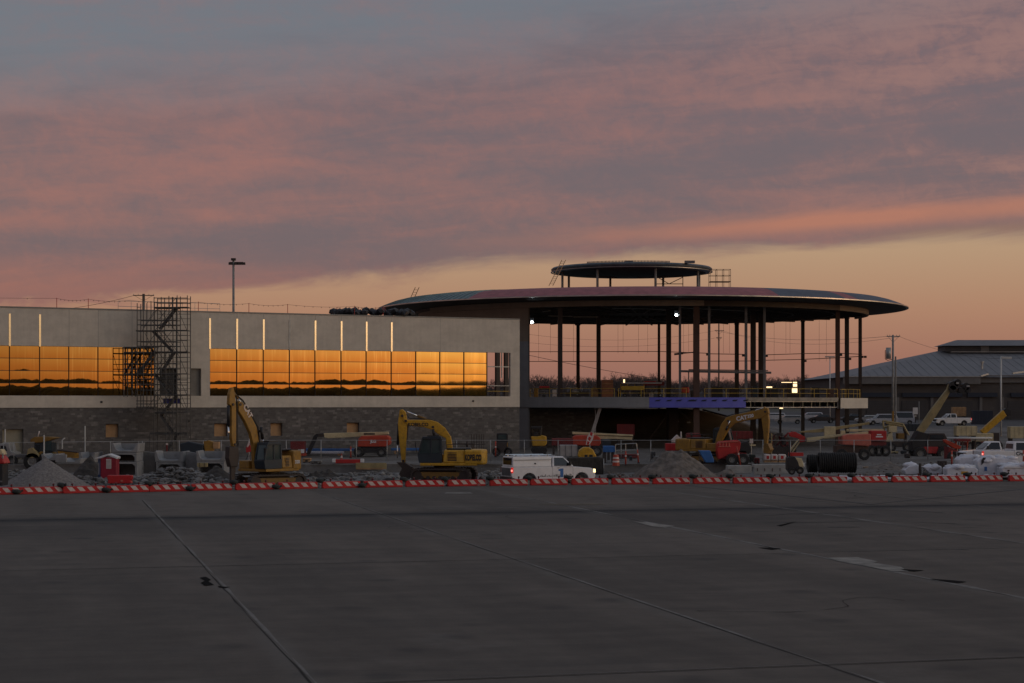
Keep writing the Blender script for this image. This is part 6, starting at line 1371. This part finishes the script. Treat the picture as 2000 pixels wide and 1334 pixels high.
rnd = random.Random(12); names = ('dark toolbox', 'grey bucket', 'low grey box', 'brown box', 'steel trolley')
for i, (px, w_, y0, m, lb) in enumerate(((1208,8,766,'steel_dark','dark toolbox on the deck right of the plywood crate'),(1272,7,768,'galv','pale tub on the deck below the red sheet goods'),(1305,9,762,'black','black box on the deck at the foot of the thick dark column'),(1352,6,764,'steel_dark','dark box beside the big brown column'),
    (1400,22,757,'black','long black machine on the deck beneath the grey canopy beam'),(1432,16,760,'steel_dark','dark cabinet on the deck left of the double columns'),(1474,10,755,'blue_dark','tall dark cabinet between the double columns'),(1512,14,760,'black','black covered box right of the double columns'),(1592,16,758,'black','black tarp covered load on the deck left of the end columns'),(1622,12,761,'steel_rust','rusty box on the deck by the right end columns'))):
    t_ = deck('deck_box', lb, 'box', px, 208+i % 3); t_.box('body', px-w_/2, y0, px+w_/2, 777, -.4, .4, m, bevel=.04); t_.box('lid', px-w_/2-.5, y0-1, px+w_/2+.5, y0, -.42, .42, m, bevel=0)
t_ = deck('lit_trailer', 'machine with lit warm white panels on the far side of the deck', 'machine', 1552, 215)
t_.box('body', 1538, 744, 1562, 777, 0, .8, 'steel_dark'); t_.box('lit_panel', 1549, 746, 1556.5, 755, -.05, -.01, 'warm_on', bevel=0); t_.box('lit_panel', 1547, 758, 1557, 767, -.05, -.01, 'warm_on', bevel=0); t_.box('lit_panel', 1526, 746.3, 1547, 747.3, -.05, -.01, 'warm_on', bevel=0); t_.box('shelf', 1524, 748, 1562, 749.5, -.1, .7, 'steel_grey', bevel=0)
t_ = deck('lit_bench', 'low bench with a glowing strip right of the double columns', 'bench', 1502, 216); t_.box('strip', 1497, 755, 1508, 757.5, -.05, 0, 'warm_on', bevel=0); t_.box('bench', 1490, 758, 1515, 777, 0, .6, 'black')
# people on the deck (tiny) 
def person(label, px, Yd, z, rz, top='hivis'):
    root = empty('person', ((px-1000)/F*Yd, Yd, z), rz, label, 'person')
    def skin(nm, pts, edges, rad, m):
        me = bpy.data.meshes.new(nm); me.from_pydata(pts, edges, []); o = bpy.data.objects.new(nm, me); col.objects.link(o)
        md = o.modifiers.new('skin', 'SKIN'); 
        for i, r_ in enumerate(rad): me.skin_vertices[0].data[i].radius = (r_, r_)
        me.skin_vertices[0].data[0].use_root = True; ss = o.modifiers.new('s', 'SUBSURF'); ss.levels = 1; ss.render_levels = 1
        dg = bpy.context.evaluated_depsgraph_get(); m2 = bpy.data.meshes.new_from_object(o.evaluated_get(dg)); bpy.data.objects.remove(o)
        m2.materials.clear(); m2.materials.append(MT[m]); m2.polygons.foreach_set('use_smooth', [True]*len(m2.polygons)); o = bpy.data.objects.new(nm, m2); col.objects.link(o); o.parent = root; return o
    skin('body', [(0,0,.95),(0,0,1.2),(0,0,1.42),(0,0,1.52),(0,0,1.66),(.2,0,1.42),(.27,.03,1.15),(.25,.18,.95),(-.2,0,1.42),(-.27,.03,1.15),(-.25,.12,.92),(.1,0,.9),(.12,.03,.5),(.13,0,.08),(.13,.12,.04),(-.1,0,.9),(-.12,-.02,.5),(-.14,-.02,.08),(-.14,.1,.04)],
         [(0,1),(1,2),(2,3),(3,4),(2,5),(5,6),(6,7),(2,8),(8,9),(9,10),(0,11),(11,12),(12,13),(13,14),(0,15),(15,16),(16,17),(17,18)],
         [.15,.15,.14,.055,.095,.065,.05,.035,.065,.05,.035,.10,.07,.05,.045,.10,.07,.05,.045], 'jean')
    MB().lathe([(.01,.92),(.17,.92),(.175,1.2),(.19,1.38),(.14,1.5),(.01,1.5)], 14).build('vest', top, root, smooth=True)
    MB().lathe([(.15,1.66),(.14,1.74),(.09,1.8),(.01,1.82)], 14).build('hard_hat', 'white', root, smooth=True)
    return root
# ================================================================== HANGAR
hg = empty('hangar', (61.8, 330, 2.2), 0, 'wide low hangar with grey hipped metal roof and ridge monitor at the right', 'building')
mat('roof_metal', (.165,.165,.175), .6, .1, var=.12, vs=.3); mat('hangar_wall', (.075,.066,.062), .85, var=.15, vs=.5); mat('hangar_door', (.045,.043,.045), .7, var=.2, vs=.5); mat('hangar_fascia', (.13,.125,.12), .6, var=.1)
HX = 120.0; ez = 7.55
b_ = MB(); V_ = [b_.b.verts.new(p) for p in ((-1,-1,ez),(HX,-1,ez),(HX,51,ez),(-1,51,ez),(23,24,13.2),(HX,24,13.2))]
for f_ in ((0,1,5,4),(3,4,5,2),(0,4,3),(0,3,2,1),(1,2,5)): b_.b.faces.new([V_[i] for i in f_])
rf = b_.build('roof', 'roof_metal', hg)
b_ = MB()
for i in range(60):
    x = 1+i*1.6; t1 = min(1, (x+1)/24); b_.bar((x, -1, ez+.03), (x, -1+25*t1, ez+.03+5.65*t1), .035, .035)
b_.build('roof_seam', 'roof_metal', rf)
mn = MB().box(23, HX, 21, 27, 12.9, 14.0).build('monitor_wall', 'hangar_door', hg); 
b_ = MB(); b_.hexa([(22.4,20,14.0),(HX,20,14.0),(HX,28,14.0),(22.4,28,14.0),(26,23,15.2),(HX,23,15.2),(HX,25,15.2),(26,25,15.2)]); b_.build('monitor_roof', 'roof_metal', mn)
for x in (30, 40.5, 51, 62): MB().box(x, x+1.6, 20.9, 20.99, 12.9, 13.98).build('monitor_pier', 'hangar_fascia', mn)
MB().box(24, HX, 20.2, 20.7, 12.72, 12.84).build('flashing', 'galv', hg)
fx = (1912-1000)/F*330-61.8
MB().box(-1, fx, -1.2, -1.02, ez-1.25, ez+.12).build('fascia', 'hangar_fascia', hg); MB().box(fx+.02, HX, -.4, -.2, ez-1.0, ez+.35).build('fascia', 'hangar_fascia', hg)
MB().box(-1.0, fx, -1.35, -1.21, ez+.02, ez+.16).build('gutter', 'galv', hg)
b_ = MB(); b_.bar((fx, -1.2, ez+.2), (fx+1.6, -.5, ez+.6), .3, .25); b_.bar((fx+6, -.5, ez+.7), (fx+16, 3, ez+2.0), .4, .3); b_.build('flashing', 'galv', hg)
q = W(1907, 722, 340); MB().tube((q.x-61.8, 6, ez+1.2), (q.x-61.8, 6, ez+2.8), .22, 10).build('roof_vent', 'galv', hg); MB().tube((q.x-61.8, 6, ez+2.8), (q.x-61.8, 6, ez+3.05), .42, 10).build('roof_vent', 'galv', hg)
MB().box(0, HX-1, 0, 50, -1.5, ez-.02).build('wall', 'hangar_wall', hg)
b_ = MB(); x = 4.5
doors = []
for x0, x1 in ((3.5,8.5),(10,14.5),(16.5,23),(29.5,34.5),(36,41),(42.5,47),(48.5,54)): doors.append((x0, x1))
for x0, x1 in doors:
    dr = MB().box(x0, x1, -.12, -.003, -.6, 3.2).build('door', 'hangar_door', hg); b_ = MB()
    for i in range(7): b_.box(x0+.02, x1-.02, -.15, -.125, -.4+i*.5, -.36+i*.5)
    b_.build('door_rib', 'steel_dark', dr)
for x0, x1 in ((1,8),(10,21),(22,27.5),(30,39.5),(41,55)): MB().box(x0, x1, -.5, -.02, 3.9, 4.7).build('awning', 'navy', hg)
for x in (9.2, 15.5, 24.5, 28.5, 35.2, 41.8, 47.8, 55.4): MB().box(x-.25, x+.25, -.25, -.02, -1, 3.85).build('pilaster', 'hangar_fascia', hg)

# ================================================================== POLES AND LINES
def pole(nm, label, cat, px, ytop, Yd, r, m, arms, extra=None, r2=None, zb=None):
    x = (px-1000)/F*Yd; zb = gz(x, Yd) if zb is None else zb; root = empty(nm, (x, Yd, zb), 0, label, cat); H = CH-(ytop-HZ)*Yd/F-zb
    MB().tube((0,0,-.2), (0,0,H), r, 12, r2 or r*.75).build('shaft', m, root, smooth=True)
    for (x0, x1, y) in arms:
        z = CH-(y-HZ)*Yd/F-zb; k = Yd/F; MB().box((x0-px)*k, (x1-px)*k, -.06, .06, z-.07, z+.07).build('crossarm', m, root)
        b_ = MB()
        for s in (x0+1, (x0+px)/2, (x1+px)/2, x1-1): b_.tube(((s-px)*k, 0, z+.07), ((s-px)*k, 0, z+.25), .05, 6)
        b_.build('insulator', 'galv', root)
        if cat == 'utility pole': MB().tube(((x0+2-px)*k, -.05, z), (0, -.05, z-.9), .025, 5).build('arm_brace', m, root); MB().tube(((x1-2-px)*k, -.05, z), (0, -.05, z-.9), .025, 5).build('arm_brace', m, root)
    if extra: extra(root, Yd/F, H)
    return root
def lampx(root, k, H):
    b_ = MB()
    b_.box(-8*k, 19*k, -.05, .05, H-.35, H-.27)
    for s in (-7, 4, 10, 18): b_.box(s*k-.12, s*k+.3, -.25, .12, H-.6, H-.33)
    b_.box(-.25, .25, -.25, .25, H-.1, H+.15); b_.build('lamp_head', 'steel_dark', root)
pole('light_mast', 'tall grey floodlight mast rising behind the wing roof', 'light pole', 456, 507, 205, .17, 'pole_grey', [], lampx, zb=0)
def tr(root, k, H):
    z = lambda y: H-(y-653)*k
    MB().tube((-9*k, -.1, z(700)), (-9*k, -.1, z(678)), .38, 14).build('transformer', 'galv', root, smooth=True); MB().path([(-9*k, 0, z(680)), (-15*k, 0, z(684)), (-15*k, 0, z(700)), (-10*k, 0, z(703)), (0, 0, z(700))], .05).build('cable_loop', 'black', root)
    MB().tube((6*k, .3, -.2), (6*k, .3, z(695)), .13, 8).build('service_riser', 'pole_grey', root); MB().box(-.14, .14, -.2, -.1, 0, 2.6).build('guard', 'yellow', root)
pole('utility_pole', 'grey utility pole with transformer can standing before the hangar', 'utility pole', 1744, 654, 270, .20, 'pole_grey', [(1732,1758,657)], tr)
pole('utility_pole', 'dark wooden utility pole seen between the rotunda columns', 'utility pole', 1404, 632, 420, .2, 'wood_pole', [(1396,1414,646),(1399,1410,660)])
pole('utility_pole', 'dark utility pole with wide cross arm behind the stair scaffold', 'utility pole', 280.5, 574, 300, .3, 'wood_pole', [(260,301,577)], zb=0)
def lp(root, k, H): MB().box(.1, 1.4, -.15, .15, H-.35, H-.05).build('lamp_head', 'pole_white', root, bevel=.05)
pole('street_lamp', 'white lamp post with square head before the right part of the hangar', 'light pole', 1955, 696, 240, .13, 'pole_white', [], lp, r2=.11)
def lp2(root, k, H): b_ = MB(); b_.box(-.9, .9, -.1, .1, H-.1, H+.12); b_.build('lamp_head', 'galv', root)
pole('street_lamp', 'thin white twin lamp post seen beyond the right end of the rotunda', 'light pole', 1621, 697, 330, .12, 'pole_white', [], lp2)
sg = T('notice_sign', 'white rectangular sign on dark post left of the steep tan boom', 'sign', 1788, 240, gz(788/F*240, 240)); sg.box('board', 1783, 796, 1792.5, 809, -.05, 0, 'white', bevel=0); sg.box('lower_board', 1786, 811, 1790, 814, -.05, 0, 'galv', bevel=0); sg.tube('post', [(1788,826,.05),(1788,797,.05)], .06, 'steel_dark')
pole('lamp_stub', 'thin pole between the white sign and the steep tan boom', 'pole', 1795, 784, 262, .07, 'pole_grey', [])
def wire(label, a, c, sag, r=.03):
    b_ = MB(); a, c = Vector(a), Vector(c); L_ = [a.lerp(c, i/24)-Vector((0,0,sag*4*(i/24)*(1-i/24))) for i in range(25)]; b_.path(L_, r, 4); tag(b_.build('power_line', 'black'), label, 'cable')
wire('upper power line running left from the grey utility pole', W(1734,657,270), W(1398,646,420), 1.2, .025); wire('lower power line running left from the grey utility pole', W(1755,658,270), W(1412,646,420), 2.0, .02)
wire('slack power line left of the dark utility pole', W(1396,646,420), W(900,628,380), 3.0, .02); wire('second slack power line left of the dark utility pole', W(1399,660,420), W(900,650,380), 2.5, .02); wire('sloping cable crossing behind the left columns', W(1300,742,300), W(990,684,300), .3, .035)
wire('power line from the grey utility pole to the hangar roof', W(1756,657,270), W(2050,690,330), 2.0, .02); wire('cable from the pole behind the stair scaffold', W(262,577,300), W(-150,596,300), 2.0, .03)

# ================================================================== TREES
def woods(name, spots, m, seed, blob_h=None):
    rnd = random.Random(seed); b_ = MB(); B = b_.b
    def sliver(p, q, w0, w1):
        d = q-p; n_ = d.cross(Vector((rnd.uniform(-1,1), 1, rnd.uniform(-1,1))))
        if n_.length < 1e-5: return
        n_.normalize(); v_ = [B.verts.new(x) for x in (p-n_*w0, p+n_*w0, q+n_*w1, q-n_*w1)]; B.faces.new(v_)
    def grow(p, d, L, w, lv):
        q = p+d*L; sliver(p, q, w, w*.6)
        if lv == 0:
            for _ in range(5):
                dd = (d+Vector((rnd.gauss(0,.5), rnd.gauss(0,.5), rnd.gauss(.1,.4)))).normalized(); sliver(q, q+dd*L*.7, w*.5, w*.3)
            return
        for _ in range(rnd.choice((2, 3, 3))):
            dd = (d+Vector((rnd.gauss(0,.42), rnd.gauss(0,.42), rnd.gauss(.08,.25)))).normalized(); grow(p+(q-p)*rnd.uniform(.6, 1), dd, L*rnd.uniform(.62,.82), w*.6, lv-1)
    for x, y, h in spots:
        grow(Vector((x, y, gz(x, y) if y > 0 else 0)), Vector((rnd.gauss(0,.05), rnd.gauss(0,.05), 1)).normalized(), h*.32, .16+h*.008, 4)
    return tag(b_.build(name, m), kind='stuff')
mat('bark', (.085,.066,.062), .9, var=.2, vs=.2); mat('undergrowth', (.075,.064,.060), .95, var=.35, vs=.15)
rnd = random.Random(21); sp = []
for i in range(420):
    Yd = rnd.uniform(455, 560); px = rnd.uniform(960, 1830); top = 732-9*math.exp(-((px-1060)/40)**2)-8*math.exp(-((px-1240)/40)**2)-12*math.exp(-((px-1710)/16)**2)-4*math.exp(-((px-1540)/40)**2)+rnd.uniform(-6, 8)
    x = (px-1000)/F*Yd; sp.append((x, Yd, max(4, CH-(top-HZ)*Yd/F-3.5)))
woods('bare_woods', sp, 'bark', 22)
b_ = MB()
for i in range(420):
    Yd = rnd.uniform(460, 600); px = rnd.uniform(930, 1860); x = (px-1000)/F*Yd; h = rnd.uniform(3.0, 5.8); b_.blob((x, Yd, 3.2), rnd.uniform(3, 6), 4, h, .35, 2)
tag(b_.build('undergrowth', 'undergrowth'), kind='stuff')
# low woods and field beyond the apron that the mirrored windows reflect
mat('far_woods', (.11,.085,.04), .95, var=.4, vs=.03)
b_ = MB(); rnd = random.Random(31)
for i in range(900):
    a = R(rnd.uniform(80, 178)); d = rnd.uniform(480, 620); h = (12.6+1.0*math.sin(a*11)+.7*math.sin(a*31)+rnd.uniform(-.8, .8)+(2.2 if rnd.random() < .03 else 0))*d/520
    b_.blob((d*math.sin(a), d*math.cos(a), 0.0), rnd.uniform(8, 16), rnd.uniform(6, 10), h, .04, 2)
tag(b_.build('far_woods', 'far_woods'), kind='stuff')
mat('grass_field', (.10,.11,.035), .95, var=.3, vs=.02)
b_ = MB(); b_.b.faces.new([b_.b.verts.new(p) for p in ((150,-420,.02),(460,-420,.02),(560,60,.02),(230,40,.02),(120,-120,.02))]); tag(b_.build('grass_field', 'grass_field'), kind='structure')
